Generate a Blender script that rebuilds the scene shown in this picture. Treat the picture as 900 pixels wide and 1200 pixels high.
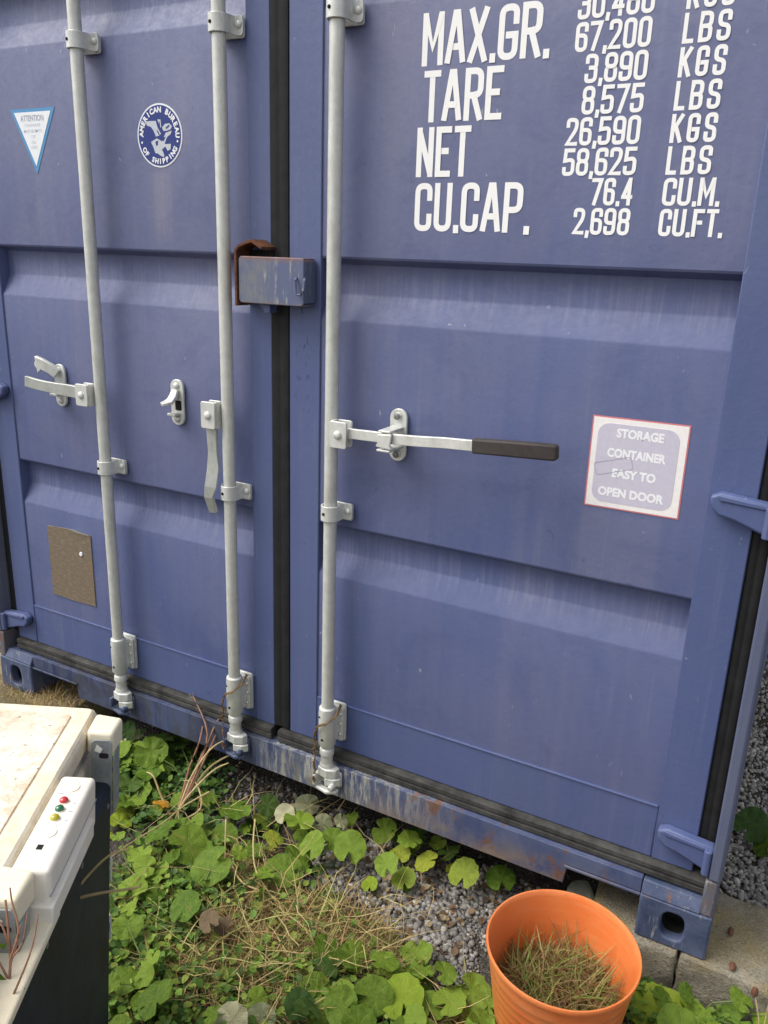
import bpy, bmesh, math, random
import numpy as np
from mathutils import Vector, Matrix
PI = math.pi
rnd = random.Random(11)
for o in list(bpy.data.objects): bpy.data.objects.remove(o)
scene = bpy.context.scene
COL = scene.collection
LEAVES = [(-0.418, -0.251, -0.072, 0.0465, 0.0), (-0.452, -0.102, -0.079, 0.0537, 0.0), (-0.31, -0.207, -0.063, 0.0356, 4.0), (-0.284, -0.155, -0.076, 0.0308, 0.0), (-0.202, -0.229, -0.081, 0.0348, 0.0), (-0.229, -0.265, -0.063, 0.0346, 0.0), (-0.142, -0.233, -0.035, 0.0291, 0.0), (-0.104, -0.319, -0.041, 0.0662, 0.0), (0.006, -0.348, -0.043, 0.0597, 0.0), (-0.064, -0.209, -0.073, 0.0485, 0.0), (-0.093, -0.12, -0.055, 0.0595, 0.0), (-0.213, -0.107, -0.07, 0.0357, 0.0), (-0.013, -0.102, -0.076, 0.0394, 0.0), (-0.048, -0.025, -0.079, 0.0455, 3.0), (0.048, -0.21, -0.073, 0.0332, 0.0), (0.044, -0.28, -0.034, 0.0277, 0.0), (0.086, -0.181, -0.039, 0.0282, 1.0), (0.049, -0.072, -0.041, 0.037, 2.0), (0.102, -0.076, -0.041, 0.053, 0.0), (0.06, 0.033, -0.074, 0.0422, 2.0), (0.151, -0.022, -0.068, 0.0322, 2.0), (0.202, -0.003, -0.051, 0.0271, 2.0), (0.224, -0.091, -0.045, 0.0471, 0.0), (0.291, -0.101, -0.038, 0.051, 0.0), (0.197, -0.146, -0.037, 0.0419, 0.0), (0.153, -0.165, -0.08, 0.0424, 0.0), (0.177, -0.254, -0.052, 0.0547, 0.0), (0.14, -0.293, -0.048, 0.0409, 0.0), (-0.159, -0.428, -0.057, 0.0375, 0.0), (-0.126, -0.415, -0.075, 0.0469, 0.0), (-0.133, -0.501, -0.059, 0.046, 0.0), (-0.075, -0.475, -0.08, 0.0367, 0.0), (-0.065, -0.577, -0.034, 0.0265, 0.0), (0.047, -0.501, -0.037, 0.0527, 0.0), (-0.122, -0.364, -0.055, 0.033, 0.0), (-0.234, -0.317, -0.068, 0.0294, 0.0), (-0.288, -0.397, -0.035, 0.0242, 0.0), (0.079, -0.656, -0.054, 0.0338, 0.0), (0.109, -0.703, -0.036, 0.0331, 0.0), (0.172, -0.734, -0.038, 0.0486, 0.0), (0.291, -0.695, -0.057, 0.0241, 0.0), (0.413, -0.412, -0.062, 0.0421, 0.0), (0.476, -0.41, -0.052, 0.0333, 0.0), (0.443, -0.471, -0.061, 0.0413, 3.0), (0.448, -0.516, -0.076, 0.0492, 0.0), (0.349, -0.608, -0.068, 0.0325, 0.0), (0.057, -0.756, -0.04, 0.0249, 0.0), (-0.012, -0.658, -0.083, 0.0218, 0.0), (-0.082, -0.598, -0.082, 0.0224, 0.0), (0.444, -0.579, -0.051, 0.04, 3.0), (0.5, -0.501, -0.07, 0.0488, 0.0), (0.329, 0.03, -0.056, 0.0432, 0.0), (0.369, 0.044, -0.059, 0.0288, 0.0), (0.424, 0.045, -0.066, 0.0334, 0.0), (0.416, -0.115, -0.03, 0.0407, 0.0), (0.405, -0.016, -0.074, 0.0377, 1.0), (0.489, -0.015, -0.062, 0.0465, 1.0), (0.459, -0.094, -0.074, 0.0412, 1.0), (0.426, 0.066, -0.05, 0.0335, 3.0), (0.479, 0.083, -0.07, 0.0336, 0.0), (0.528, 0.052, -0.065, 0.0378, 3.0), (0.603, -0.023, -0.044, 0.0501, 1.0), (0.689, 0.034, -0.067, 0.0462, 0.0), (0.482, -0.4, -0.054, 0.0375, 0.0), (0.56, -0.395, -0.035, 0.0452, 0.0), (0.572, -0.386, -0.079, 0.0417, 0.0), (0.597, -0.292, -0.082, 0.0469, 0.0), (0.634, -0.338, -0.072, 0.0376, 0.0), (0.579, -0.483, -0.043, 0.0521, 0.0), (0.635, -0.446, -0.051, 0.0523, 5.0), (0.692, -0.421, -0.072, 0.0406, 0.0), (0.763, -0.342, -0.067, 0.0534, 0.0), (0.8, -0.346, -0.075, 0.0451, 0.0), (0.729, -0.395, -0.06, 0.0405, 0.0), (0.475, -0.484, -0.083, 0.0495, 3.0), (0.532, -0.54, -0.047, 0.0477, 0.0), (0.476, -0.592, -0.036, 0.0394, 3.0), (0.817, -0.429, -0.032, 0.0394, 0.0), (0.687, -0.485, -0.045, 0.0316, 0.0), (0.698, -0.354, -0.032, 0.0326, 0.0), (1.165, -0.169, -0.084, 0.0868, 5.0), (1.227, -0.153, -0.069, 0.0613, 0.0), (1.307, -0.083, -0.032, 0.033, 0.0), (1.195, -0.117, -0.042, 0.0256, 0.0), (1.149, -0.139, -0.062, 0.0287, 0.0), (-0.517, 0.011, -0.033, 0.0563, 3.0), (-0.482, 0.065, -0.051, 0.0504, 3.0), (-0.502, -0.044, -0.04, 0.0617, 0.0), (-0.453, -0.038, -0.069, 0.0431, 0.0), (-0.562, -0.042, -0.074, 0.0629, 0.0), (-0.451, -0.112, -0.061, 0.0484, 0.0), (-0.578, -0.099, -0.077, 0.0375, 0.0), (-0.466, -0.174, -0.064, 0.048, 3.0), (-0.649, -0.003, -0.032, 0.0384, 3.0), (-0.651, -0.033, -0.067, 0.0321, 2.0), (-0.661, 0.05, -0.084, 0.0262, 2.0), (-0.421, -0.221, -0.083, 0.0532, 0.0), (-0.421, -0.166, -0.076, 0.0358, 0.0), (1.269, 0.598, -0.042, 0.0613, 3.0), (1.313, 0.559, -0.065, 0.0499, 0.0), (0.334, -0.675, -0.069, 0.0481, 2.0), (0.377, -0.627, -0.08, 0.0364, 2.0), (0.134, -0.511, -0.031, 0.0335, 6.0), (0.152, -0.479, -0.062, 0.0261, 6.0), (0.06, -0.71, -0.074, 0.0457, 0.0), (0.144, -0.73, -0.082, 0.0497, 0.0), (0.141, -0.817, -0.082, 0.0489, 0.0), (0.24, -0.766, -0.076, 0.0434, 0.0), (0.585, -0.557, -0.048, 0.0471, 0.0), (0.685, -0.506, -0.077, 0.0572, 0.0), (0.494, -0.551, -0.083, 0.0436, 0.0), (0.817, -0.441, -0.058, 0.0523, 0.0), (0.958, -0.399, -0.071, 0.0526, 0.0), (1.208, -0.248, -0.03, 0.0686, 0.0), (1.302, -0.11, -0.078, 0.0519, 0.0), (1.366, -0.07, -0.056, 0.047, 0.0), (1.385, 0.531, -0.042, 0.0688, 0.0), (-0.622, -0.068, -0.062, 0.0469, 0.0), (-0.202, -0.331, -0.031, 0.0404, 0.0), (-0.206, -0.396, -0.059, 0.0401, 0.0), (-0.05, -0.399, -0.072, 0.0333, 0.0), (-0.058, -0.302, -0.062, 0.0425, 0.0), (0.13, -0.201, -0.083, 0.0451, 0.0), (0.147, -0.12, -0.062, 0.0399, 0.0), (0.208, 0.04, -0.071, 0.0354, 0.0), (0.423, 0.009, -0.036, 0.0394, 0.0), (-0.033, -0.615, -0.039, 0.0392, 0.0)]
PLANTS = [(-0.701, 0.045), (-0.402, -0.254), (-0.322, -0.035), (-0.098, -0.183), (-0.166, -0.442), (0.024, -0.436), (-0.003, -0.014), (0.214, -0.018), (0.383, 0.04), (0.614, 0.097), (0.111, -0.684), (0.427, -0.445), (0.603, -0.384), (0.778, -0.335), (1.198, -0.116), (1.297, 0.651), (0.41, -0.562)]
WEED = [[(-0.267, -0.196, -0.12), (-0.255, -0.138, 0.0), (-0.227, -0.077, 0.08), (-0.205, -0.035, 0.1)], [(-0.267, -0.196, -0.12), (-0.271, -0.097, 0.0), (-0.25, -0.055, 0.12), (-0.346, -0.007, 0.2)], [(-0.267, -0.196, -0.12), (-0.257, -0.096, 0.02), (-0.24, -0.03, 0.14), (-0.224, -0.008, 0.17)], [(-0.267, -0.196, -0.12), (-0.24, -0.103, 0.03), (-0.242, -0.003, 0.14), (-0.3, 0.062, 0.22)], [(-0.267, -0.196, -0.12), (-0.244, -0.081, 0.0), (-0.183, -0.009, 0.05), (-0.16, -0.017, 0.06)], [(-0.267, -0.196, -0.12), (-0.239, -0.185, -0.04), (-0.209, -0.093, 0.02), (-0.165, -0.061, 0.05)], [(-0.267, -0.196, -0.12), (-0.327, -0.183, -0.06), (-0.362, -0.178, -0.0), (-0.395, -0.172, 0.0)], [(-0.267, -0.196, -0.12), (-0.299, -0.088, 0.0), (-0.277, -0.061, 0.09), (-0.304, -0.002, 0.15)], [(-0.267, -0.196, -0.12), (-0.193, -0.163, -0.06), (-0.248, -0.116, -0.02), (-0.29, -0.126, -0.02)]]
STEMS = [[(0.007, -0.158, -0.02), (0.06, -0.237, -0.03), (0.112, -0.294, -0.05), (0.183, -0.322, -0.08), (0.228, -0.332, -0.1)], [(0.033, -0.304, -0.05), (0.098, -0.332, -0.07), (0.187, -0.32, -0.08), (0.273, -0.346, -0.1), (0.445, -0.313, -0.11)], [(-0.048, -0.22, 0.0), (-0.022, -0.258, -0.05), (-0.003, -0.283, -0.11)], [(0.493, -0.312, -0.1), (0.341, -0.35, -0.09), (0.234, -0.348, -0.09), (0.125, -0.349, -0.1)], [(-0.169, -0.149, 0.0), (-0.198, -0.229, -0.01), (-0.189, -0.326, 0.0), (-0.188, -0.455, 0.02), (-0.162, -0.538, 0.05)], [(0.321, -1.057, 0.545), (0.343, -1.03, 0.588), (0.37, -1.003, 0.624), (0.395, -0.986, 0.635)], [(0.337, -1.044, 0.558), (0.371, -1.023, 0.568), (0.417, -0.995, 0.577), (0.422, -0.99, 0.584)]]
TALL = [[(0.509, -1.31, 0.488), (0.495, -1.292, 0.559), (0.482, -1.278, 0.619), (0.473, -1.257, 0.69), (0.464, -1.248, 0.73), (0.454, -1.24, 0.766)], [(0.475, -1.263, 0.67), (0.462, -1.263, 0.69), (0.447, -1.264, 0.709)], [(0.473, -1.257, 0.69), (0.476, -1.246, 0.716), (0.476, -1.239, 0.736)], [(0.487, -1.266, 0.712), (0.49, -1.252, 0.747), (0.477, -1.247, 0.778), (0.472, -1.244, 0.796)], [(0.494, -1.281, 0.657), (0.501, -1.267, 0.687), (0.508, -1.249, 0.728), (0.507, -1.235, 0.767)], [(0.481, -1.259, 0.707), (0.489, -1.248, 0.724), (0.488, -1.236, 0.759)], [(0.469, -1.252, 0.71), (0.456, -1.25, 0.735), (0.446, -1.252, 0.745)]]
TALLEAF = [[(0.485, -1.273, 0.66), (0.494, -1.266, 0.667), (0.502, -1.26, 0.671)], [(0.48, -1.269, 0.68), (0.47, -1.273, 0.683), (0.461, -1.277, 0.686)], [(0.49, -1.28, 0.633), (0.48, -1.28, 0.648), (0.471, -1.282, 0.656)], [(0.473, -1.257, 0.723), (0.47, -1.261, 0.718), (0.461, -1.264, 0.723)]]
FZ_C = [0.1721, -0.8272, 0.74]
FZ_F = [[0.5205, 0.85278, 0.04302], [-0.85348, 0.51809, 0.05621], [0.02565, -0.06597, 0.99749]]
CAM_C = [1.24065, -1.75511, 1.54684]
CAM_AX = [[0.877802, 0.477883, 0.033041], [-0.171169, 0.248495, 0.95339], [0.447398, -0.842543, 0.299928]]
CAM_LENS = 38.4981

# ---------------------------------------------------------------- camera, sky, sun, exposure
cd = bpy.data.cameras.new('camera'); cam = bpy.data.objects.new('camera', cd); COL.objects.link(cam)
cd.sensor_fit = 'HORIZONTAL'; cd.sensor_width = 36; cd.lens = CAM_LENS; cd.clip_start = .02; cd.clip_end = 2000
M3 = Matrix(CAM_AX).transposed()
cam.matrix_world = Matrix.Translation(CAM_C) @ M3.to_4x4()
scene.camera = cam
SUN_EL, SUN_AZ = math.radians(54), math.radians(236)      # azimuth clockwise from +Y
world = bpy.data.worlds.new("World"); scene.world = world; world.use_nodes = True
wn = world.node_tree; bg = wn.nodes['Background']
sky = wn.nodes.new('ShaderNodeTexSky'); sky.sky_type = 'NISHITA'; sky.sun_disc = False
sky.sun_elevation = SUN_EL; sky.sun_rotation = SUN_AZ; sky.dust_density = 3; sky.air_density = 1; sky.ozone_density = 1
hs = wn.nodes.new('ShaderNodeHueSaturation'); hs.inputs['Saturation'].default_value = .25     # overcast: greyed sky
wn.links.new(sky.outputs[0], hs.inputs['Color']); wn.links.new(hs.outputs[0], bg.inputs['Color'])
bg.inputs['Strength'].default_value = .118
sd = bpy.data.lights.new('sun', 'SUN'); sd.energy = 1.25; sd.angle = math.radians(40); sd.color = (1, .95, .87)
sun = bpy.data.objects.new('sun', sd); COL.objects.link(sun)
sdir = Vector((math.sin(SUN_AZ)*math.cos(SUN_EL), math.cos(SUN_AZ)*math.cos(SUN_EL), math.sin(SUN_EL)))
sun.rotation_euler = sdir.to_track_quat('Z', 'Y').to_euler()
scene.view_settings.view_transform = 'Standard'; scene.view_settings.look = 'None'
scene.view_settings.exposure = 1.05; scene.view_settings.gamma = 1

# ---------------------------------------------------------------- node helpers and materials
class NT:
    def __init__(s, name):
        s.m = bpy.data.materials.new(name); s.m.use_nodes = True; s.t = s.m.node_tree
        s.b = s.t.nodes['Principled BSDF']; s.out = s.t.nodes['Material Output']
    def n(s, typ, **kw):
        x = s.t.nodes.new('ShaderNode'+typ)
        for k, v in kw.items(): setattr(x, k, v)
        return x
    def l(s, a, b): s.t.links.new(a, b)
    def put(s, sock, v):
        if isinstance(v, (int, float)): sock.default_value = v
        elif isinstance(v, (tuple, list)): sock.default_value = tuple(v)+((1,) if len(v) == 3 and sock.type == 'RGBA' else ())
        else: s.l(v, sock)
    def math(s, op, a, b=0, c=0, clamp=False):
        x = s.n('Math', operation=op, use_clamp=clamp)
        s.put(x.inputs[0], a); s.put(x.inputs[1], b); s.put(x.inputs[2], c)
        return x.outputs[0]
    def coord(s, scale=(1, 1, 1), which='Object', loc=(0, 0, 0)):
        tc = s.n('TexCoord'); mp = s.n('Mapping'); s.l(tc.outputs[which], mp.inputs[0])
        mp.inputs['Scale'].default_value = scale; mp.inputs['Location'].default_value = loc
        return mp.outputs[0]
    def sep(s, v):
        x = s.n('SeparateXYZ'); s.l(v, x.inputs[0]); return x.outputs
    def noise(s, v, scale, detail=4, rough=.6, dist=0):
        x = s.n('TexNoise'); s.l(v, x.inputs['Vector']); x.inputs['Scale'].default_value = scale
        x.inputs['Detail'].default_value = detail; x.inputs['Roughness'].default_value = rough; x.inputs['Distortion'].default_value = dist
        return x.outputs['Fac']
    def ramp(s, f, lo, hi, a=0, b=1):
        x = s.n('MapRange'); x.clamp = True; s.put(x.inputs[0], f)
        for i, v in enumerate((lo, hi, a, b)): s.put(x.inputs[i+1], v)
        return x.outputs[0]
    def mix(s, f, a, b):
        x = s.n('Mix', data_type='RGBA'); s.put(x.inputs[0], f); s.put(x.inputs[6], a); s.put(x.inputs[7], b)
        return x.outputs[2]
    def bump(s, h, strength=.3, dist=.002):
        x = s.n('Bump'); x.inputs['Strength'].default_value = strength; x.inputs['Distance'].default_value = dist
        s.l(h, x.inputs['Height']); s.l(x.outputs[0], s.b.inputs['Normal']); return x
    def set(s, col=None, rough=None, metal=None, spec=None):
        if col is not None: s.put(s.b.inputs['Base Color'], col)
        if rough is not None: s.put(s.b.inputs['Roughness'], rough)
        if metal is not None: s.put(s.b.inputs['Metallic'], metal)
        if spec is not None: s.put(s.b.inputs['Specular IOR Level'], spec)
        return s.m

def paint(name, faded, fresh, amount, grime=.16, low_wear=False):
    t = NT(name)
    big = t.noise(t.coord((1, 1, .55)), 2.3, 5, .6, .4)
    streak = t.noise(t.coord((28, 28, .9)), 1.0, 4, .65)
    fine = t.noise(t.coord((1, 1, 1)), 60, 4, .7)
    f = t.math('ADD', t.ramp(big, .3, .7, 0, .75), t.ramp(streak, .35, .7, 0, .22))
    f = t.math('ADD', f, t.ramp(t.sep(t.coord())[2], .3, 1.9, -.18, .18)); f = t.math('MULTIPLY', f, amount, clamp=True)
    c = t.mix(f, fresh, faded)
    X_, _, Z_ = t.sep(t.coord())[:3]
    def patch(x0, x1, z0, z1, s=.02):      # soft rectangle on the door face, for stains with a place of their own
        m = t.math('MULTIPLY', t.ramp(X_, x0, x0+s), t.ramp(X_, x1, x1-s)); return t.math('MULTIPLY', m, t.math('MULTIPLY', t.ramp(Z_, z0, z0+s*2), t.ramp(Z_, z1, z1-s)))
    c = t.mix(t.math('MULTIPLY', patch(.80, .99, .84, 1.03, .015), .22), c, (.23, .23, .30))
    for a in ((-.43, -.35, 1.54, 1.75), (-.875, -.845, 1.56, 1.74), (.60, .64, 1.54, 1.60), (.42, .45, 1.54, 1.60)):
        c = t.mix(t.math('MULTIPLY', t.math('MULTIPLY', patch(*a, .03), t.noise(t.coord((60, 1, 2)), 1, 3)), .7), c, (.27, .25, .30))
    dr = t.noise(t.coord((4, 1, 1.6), loc=(1, 0, 6)), 26, 3, .5, .4)
    for a in ((-.30, -.20, .34, .43), (-.095, -.04, .30, .46), (.03, .10, 1.10, 1.5)):
        c = t.mix(t.math('MULTIPLY', t.math('MULTIPLY', patch(*a, .03), t.ramp(dr, .60, .64)), .75), c, (.03, .04, .13))
    c = t.mix(t.math('MULTIPLY', patch(.135, .165, 1.16, 1.24, .008), t.ramp(dr, .48, .55)), c, (.30, .14, .08))
    # dull run-off streaks and small scuffs
    run = t.noise(t.coord((60, 60, 1.6)), 1.0, 3, .6)
    m = t.math('MULTIPLY', t.ramp(run, .56, .74), t.ramp(t.noise(t.coord(), 3.1, 3), .45, .65))
    c = t.mix(t.math('MULTIPLY', m, grime), c, (.30, .31, .35))
    if name.startswith('faded'):     # fine pale drips inside each pressed channel
        u = t.math('FLOORED_MODULO', t.math('SUBTRACT', t.sep(t.coord())[2], .1875), .6745)
        zone = t.math('MULTIPLY', t.ramp(u, .54, .58), t.ramp(u, .665, .63))
        c = t.mix(t.math('MULTIPLY', t.math('MULTIPLY', zone, t.ramp(t.noise(t.coord((110, 1, 3)), 1, 3), .48, .62)), .20), c, (.25, .26, .36))
        c = t.mix(t.math('MULTIPLY', t.ramp(t.noise(t.coord((1, 1, 1.3), loc=(8, 1, 3)), 4.5, 5, .7, .8), .52, .66), .35), c, (.060, .078, .18))
    sc = t.math('MULTIPLY', t.ramp(t.noise(t.coord((2, 2, 1)), 34, 3, .5, .5), .71, .735), t.ramp(t.noise(t.coord(), 5, 2), .5, .6))
    c = t.mix(t.math('MULTIPLY', sc, .55), c, (.42, .42, .45))
    dk = t.ramp(t.noise(t.coord((1.5, 1, 1), loc=(3, 1, 2)), 22, 3, .5, 1.2), .70, .76)
    c = t.mix(t.math('MULTIPLY', dk, .4), c, (.05, .06, .12))
    c = t.mix(t.ramp(fine, .3, .7, 0, .12), c, (.05, .06, .14))
    t.set(c, t.ramp(fine, .3, .7, .42, .62), 0, .45)
    t.bump(t.math('ADD', t.math('MULTIPLY', fine, .25), t.math('MULTIPLY', t.noise(t.coord((1, 1, .7)), 2.6, 1), 5.0)), .28, .010)
    return t.m
FADED = (.152, .157, .248); FRESH = (.068, .094, .222)
M_panel = paint('faded_blue_panel_paint', FADED, FRESH, .9)
M_frame = paint('blue_frame_paint', (.122, .142, .250), (.068, .096, .226), .75, .2)
M_post = paint('dull_blue_post_paint', (.17, .18, .22), (.085, .10, .17), .8, .7)

def worn_paint(name, rust, grey, base=(.05, .068, .15), xr=False):
    t = NT(name); co = t.coord()
    n1 = t.noise(t.coord((2, 2, .5)), 11, 7, .75, .3); n2 = t.noise(t.coord((3, 3, .45), loc=(2, 0, 5)), 22, 7, .75); n3 = t.noise(co, 9, 6, .75, .5)
    c = t.mix(t.ramp(n3, .35, .7), base, (.10, .12, .20))
    x = t.sep(co)[0]
    if xr:      # bare grey west of rod three, pale scrapes then rust further along
        gx = t.math('MULTIPLY', t.ramp(x, -.12, .02), t.ramp(x, .60, .30))
        rx = t.math('MULTIPLY', t.ramp(x, .25, .55), t.ramp(x, 1.10, .85))
        lx = t.ramp(x, .10, -.15)
    else: gx = rx = 1.0; lx = 0.0
    c = t.mix(t.math('MULTIPLY', t.ramp(n2, .54-grey*.12, .66-grey*.12), gx), c, (.36, .35, .31))
    c = t.mix(t.math('MULTIPLY', t.ramp(n1, .60-grey*.10, .70-grey*.1), gx), c, (.17, .16, .13))
    if xr:
        z = t.sep(co)[2]; low = t.math('MULTIPLY', t.ramp(z, .125, .060), t.ramp(x, .20, .45))
        c = t.mix(t.math('MULTIPLY', low, t.ramp(n3, .36, .56)), c, (.20, .15, .115))
        c = t.mix(t.math('MULTIPLY', t.ramp(x, .10, -.15), t.ramp(n3, .38, .55)), c, (.045, .050, .075))
    r = t.math('MULTIPLY', t.ramp(t.noise(t.coord((1, 1, .7), loc=(7, 3, 1)), 13, 7, .75, .4), .66-rust*.14, .74-rust*.14), rx)
    c = t.mix(r, c, t.mix(t.noise(co, 60, 3), (.08, .035, .02), (.25, .12, .065)))
    c = t.mix(t.math('MULTIPLY', t.ramp(t.noise(t.coord((9, 9, 1.2)), 5, 4), .5, .65), lx), c, (.02, .03, .09))
    t.set(c, t.ramp(n1, .3, .7, .45, .8)); t.bump(t.math('ADD', n1, n2), .35, .003)
    return t.m
M_sill = worn_paint('worn_sill_paint', .8, .65, xr=True)
M_cast = worn_paint('worn_casting_paint', .3, -.25, (.026, .044, .098))
M_foot = worn_paint('brown_worn_steel', .9, -.2, (.12, .10, .085))
M_box = worn_paint('worn_lock_box_paint', .45, .0, (.09, .11, .20))

_t = M_box.node_tree; _n = NT.__new__(NT); _n.m = M_box; _n.t = _t; _n.b = _t.nodes['Principled BSDF']; _n.out = _t.nodes['Material Output']
_src = _n.b.inputs['Base Color'].links[0].from_socket; _c = _n.coord(); _x, _, _z = _n.sep(_c)[:3]
_a = _n.mix(_n.math('MULTIPLY', _n.ramp(_x, .03, -.03), _n.ramp(_n.noise(_c, 22, 6, .7), .35, .6)), _src, (.15, .16, .18))
_a = _n.mix(_n.math('MULTIPLY', _n.ramp(_z, 1.516, 1.532), _n.ramp(_n.noise(_c, 40, 6, .7), .35, .55)), _a, (.22, .10, .06))
_a = _n.mix(_n.math('MULTIPLY', _n.ramp(_z, 1.426, 1.419), _n.ramp(_n.noise(_c, 50, 6, .7), .42, .6)), _a, (.20, .13, .10))
_n.l(_a, _n.b.inputs['Base Color'])
def simple(name, col, rough=.5, metal=0, spec=.5, var=.15, scale=40, bump=.15, dist=.001, dark=None):
    t = NT(name); n = t.noise(t.coord(), scale, 5, .65)
    dk = dark or tuple(c*(1-var*2) for c in col)
    t.set(t.mix(t.ramp(n, .3, .7), dk, col), rough, metal, spec); t.bump(n, bump, dist); return t.m
def galv(name, col, dirt=.35):
    t = NT(name); n = t.noise(t.coord(), 45, 5, .7); g = t.noise(t.coord((1, 1, .25), loc=(1, 1, 1)), 24, 5, .7)
    c = t.mix(t.ramp(n, .3, .7), tuple(x*.82 for x in col), col)
    c = t.mix(t.math('MULTIPLY', t.ramp(g, .52, .72), dirt), c, (.25, .24, .20))
    rr = t.math('MULTIPLY', t.ramp(t.noise(t.coord((3, 3, .6), loc=(4, 4, 4)), 10, 6, .7), .70, .75), .8)
    c = t.mix(rr, c, (.24, .12, .06))
    t.set(c, .42, .25, .5); t.bump(n, .3, .001); return t.m
M_rod = galv('weathered_galvanised_steel', (.64, .645, .60), .4)
M_hard = galv('pale_hardware_paint', (.68, .69, .65), .45)
M_bright = galv('bright_zinc_steel', (.52, .54, .50), .4); M_bright.node_tree.nodes['Principled BSDF'].inputs['Metallic'].default_value = .45
M_gasket = simple('black_rubber', (.020, .020, .021), .7, spec=.25, var=.25, scale=25, bump=.3)
M_gask2 = simple('dusty_rubber', (.080, .078, .072), .8, spec=.2, var=.38, scale=22, bump=.4, dist=.002)
M_grip = simple('dark_grip_rubber', (.055, .045, .042), .6, spec=.3, scale=70)
M_dark = simple('dark_cavity_dirt', (.028, .026, .024), .95, spec=.1)
M_rivet = simple('grey_rivet', (.22, .23, .22), .5, .4)
def stencilm():
    t = NT('white_stencil_paint'); n = t.noise(t.coord(), 35, 6, .75)
    t.set(t.mix(t.ramp(n, .66, .72, 0, .7), (.86, .85, .83), (.35, .37, .47)), .6, 0, .25); return t.m
M_white = stencilm()
def rustm():
    t = NT('rust'); n = t.noise(t.coord(), 55, 6, .75); 
    t.set(t.mix(t.ramp(n, .3, .7), (.04, .024, .018), (.19, .08, .045)), .9, 0, .1); t.bump(n, .6, .002); return t.m
M_rust = rustm()
def flat(name, col, rough=.5): 
    return simple(name, col, rough, var=.05, scale=90, bump=.05)
M_stk_red = flat('sticker_red_border', (.62, .19, .20)); M_stk_white = flat('sticker_white', (.86, .82, .80))
M_stk_mauve = flat('sticker_mauve_field', (.56, .53, .63)); M_stk_text = flat('sticker_pale_text', (.86, .86, .88))
M_att_blue = flat('sticker_blue_border', (.07, .26, .50)); M_att_text = flat('sticker_grey_text', (.33, .36, .43)); M_att_faint = flat('sticker_faint_text', (.62, .65, .70))
M_abs = flat('badge_royal_blue', (.010, .028, .19), .6); M_abs_eagle = simple('badge_pale_print', (.62, .66, .72), .5, var=.2, scale=400)
M_abs_ring = flat('badge_white', (.80, .82, .85))

def platem():
    t = NT('worn_brass_foil'); co = t.coord()
    n = t.noise(t.coord((1, 1, 4)), 30, 5, .7); s = t.noise(t.coord((50, 1, 160)), 1, 2)
    c = t.mix(t.ramp(n, .3, .7), (.16, .125, .085), (.20, .155, .105))
    c = t.mix(t.math('MULTIPLY', t.ramp(s, .5, .62), .35), c, (.32, .27, .22))
    c = t.mix(t.math('MULTIPLY', t.ramp(t.noise(co, 14, 4), .58, .7), .5), c, (.26, .13, .08))
    t.set(c, .55, .15); t.bump(n, .3, .001); return t.m
M_plate = platem()

def dirty_cream(name, col, dirt, amt, scale=26):
    t = NT(name); co = t.coord()
    a = t.noise(co, scale, 7, .78, .3); b = t.noise(co, scale*3.4, 5, .8); c0 = t.noise(co, 5, 5, .6)
    c = t.mix(t.ramp(c0, .35, .7), col, tuple(x*y for x, y in zip(col, (1, .93, .84))))
    c = t.mix(t.math('MULTIPLY', t.ramp(a, .43, .66), amt), c, dirt)
    c = t.mix(t.math('MULTIPLY', t.ramp(b, .60, .66), amt), c, tuple(x*.45 for x in dirt))
    t.set(c, t.ramp(a, .4, .7, .4, .75), 0, .4); t.bump(b, .15, .001); return t.m
M_lid = dirty_cream('cream_enamel', (.80, .74, .60), (.50, .36, .2), .5)
M_lidp = dirty_cream('grimy_cream_enamel', (.80, .72, .61), (.50, .34, .22), 1.0, 20)
M_plas = dirty_cream('white_plastic', (.80, .78, .72), (.55, .5, .4), .12)
M_crm = dirty_cream('yellowed_plastic', (.80, .75, .59), (.55, .48, .33), .2)
M_fback = simple('blue_black_coated_steel', (.020, .029, .046), .55, spec=.25, var=.3, scale=14, bump=.35, dist=.004)
def lamp(name, c):
    t = NT(name); t.set(c, .12, 0, .6); t.b.inputs['Coat Weight'].default_value = .6; return t.m
M_lamps = [lamp('red_lens', (.50, .02, .03)), lamp('green_lens', (.015, .12, .05)), lamp('yellow_lens', (.42, .36, .02))]
def bucketm():
    t = NT('orange_plastic'); co = t.coord(); n = t.noise(co, 7, 5, .6); s = t.noise(t.coord((1, 1, 9)), 9, 4, .6)
    c = t.mix(t.ramp(n, .35, .7), (.71, .170, .040), (.74, .245, .080))
    c = t.mix(t.math('MULTIPLY', t.ramp(s, .5, .72), .35), c, (.74, .32, .15))
    z = t.sep(co)[2]
    c = t.mix(t.math('MULTIPLY', t.ramp(t.noise(co, 40, 6, .75), .6, .7), .3), c, (.28, .10, .04))
    t.set(c, .30, 0, .5); t.bump(s, .15, .002)
    t.b.inputs['Subsurface Weight'].default_value = .08; t.b.inputs['Subsurface Radius'].default_value = (.01, .004, .002)
    return t.m
M_bucket = bucketm()
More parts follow.
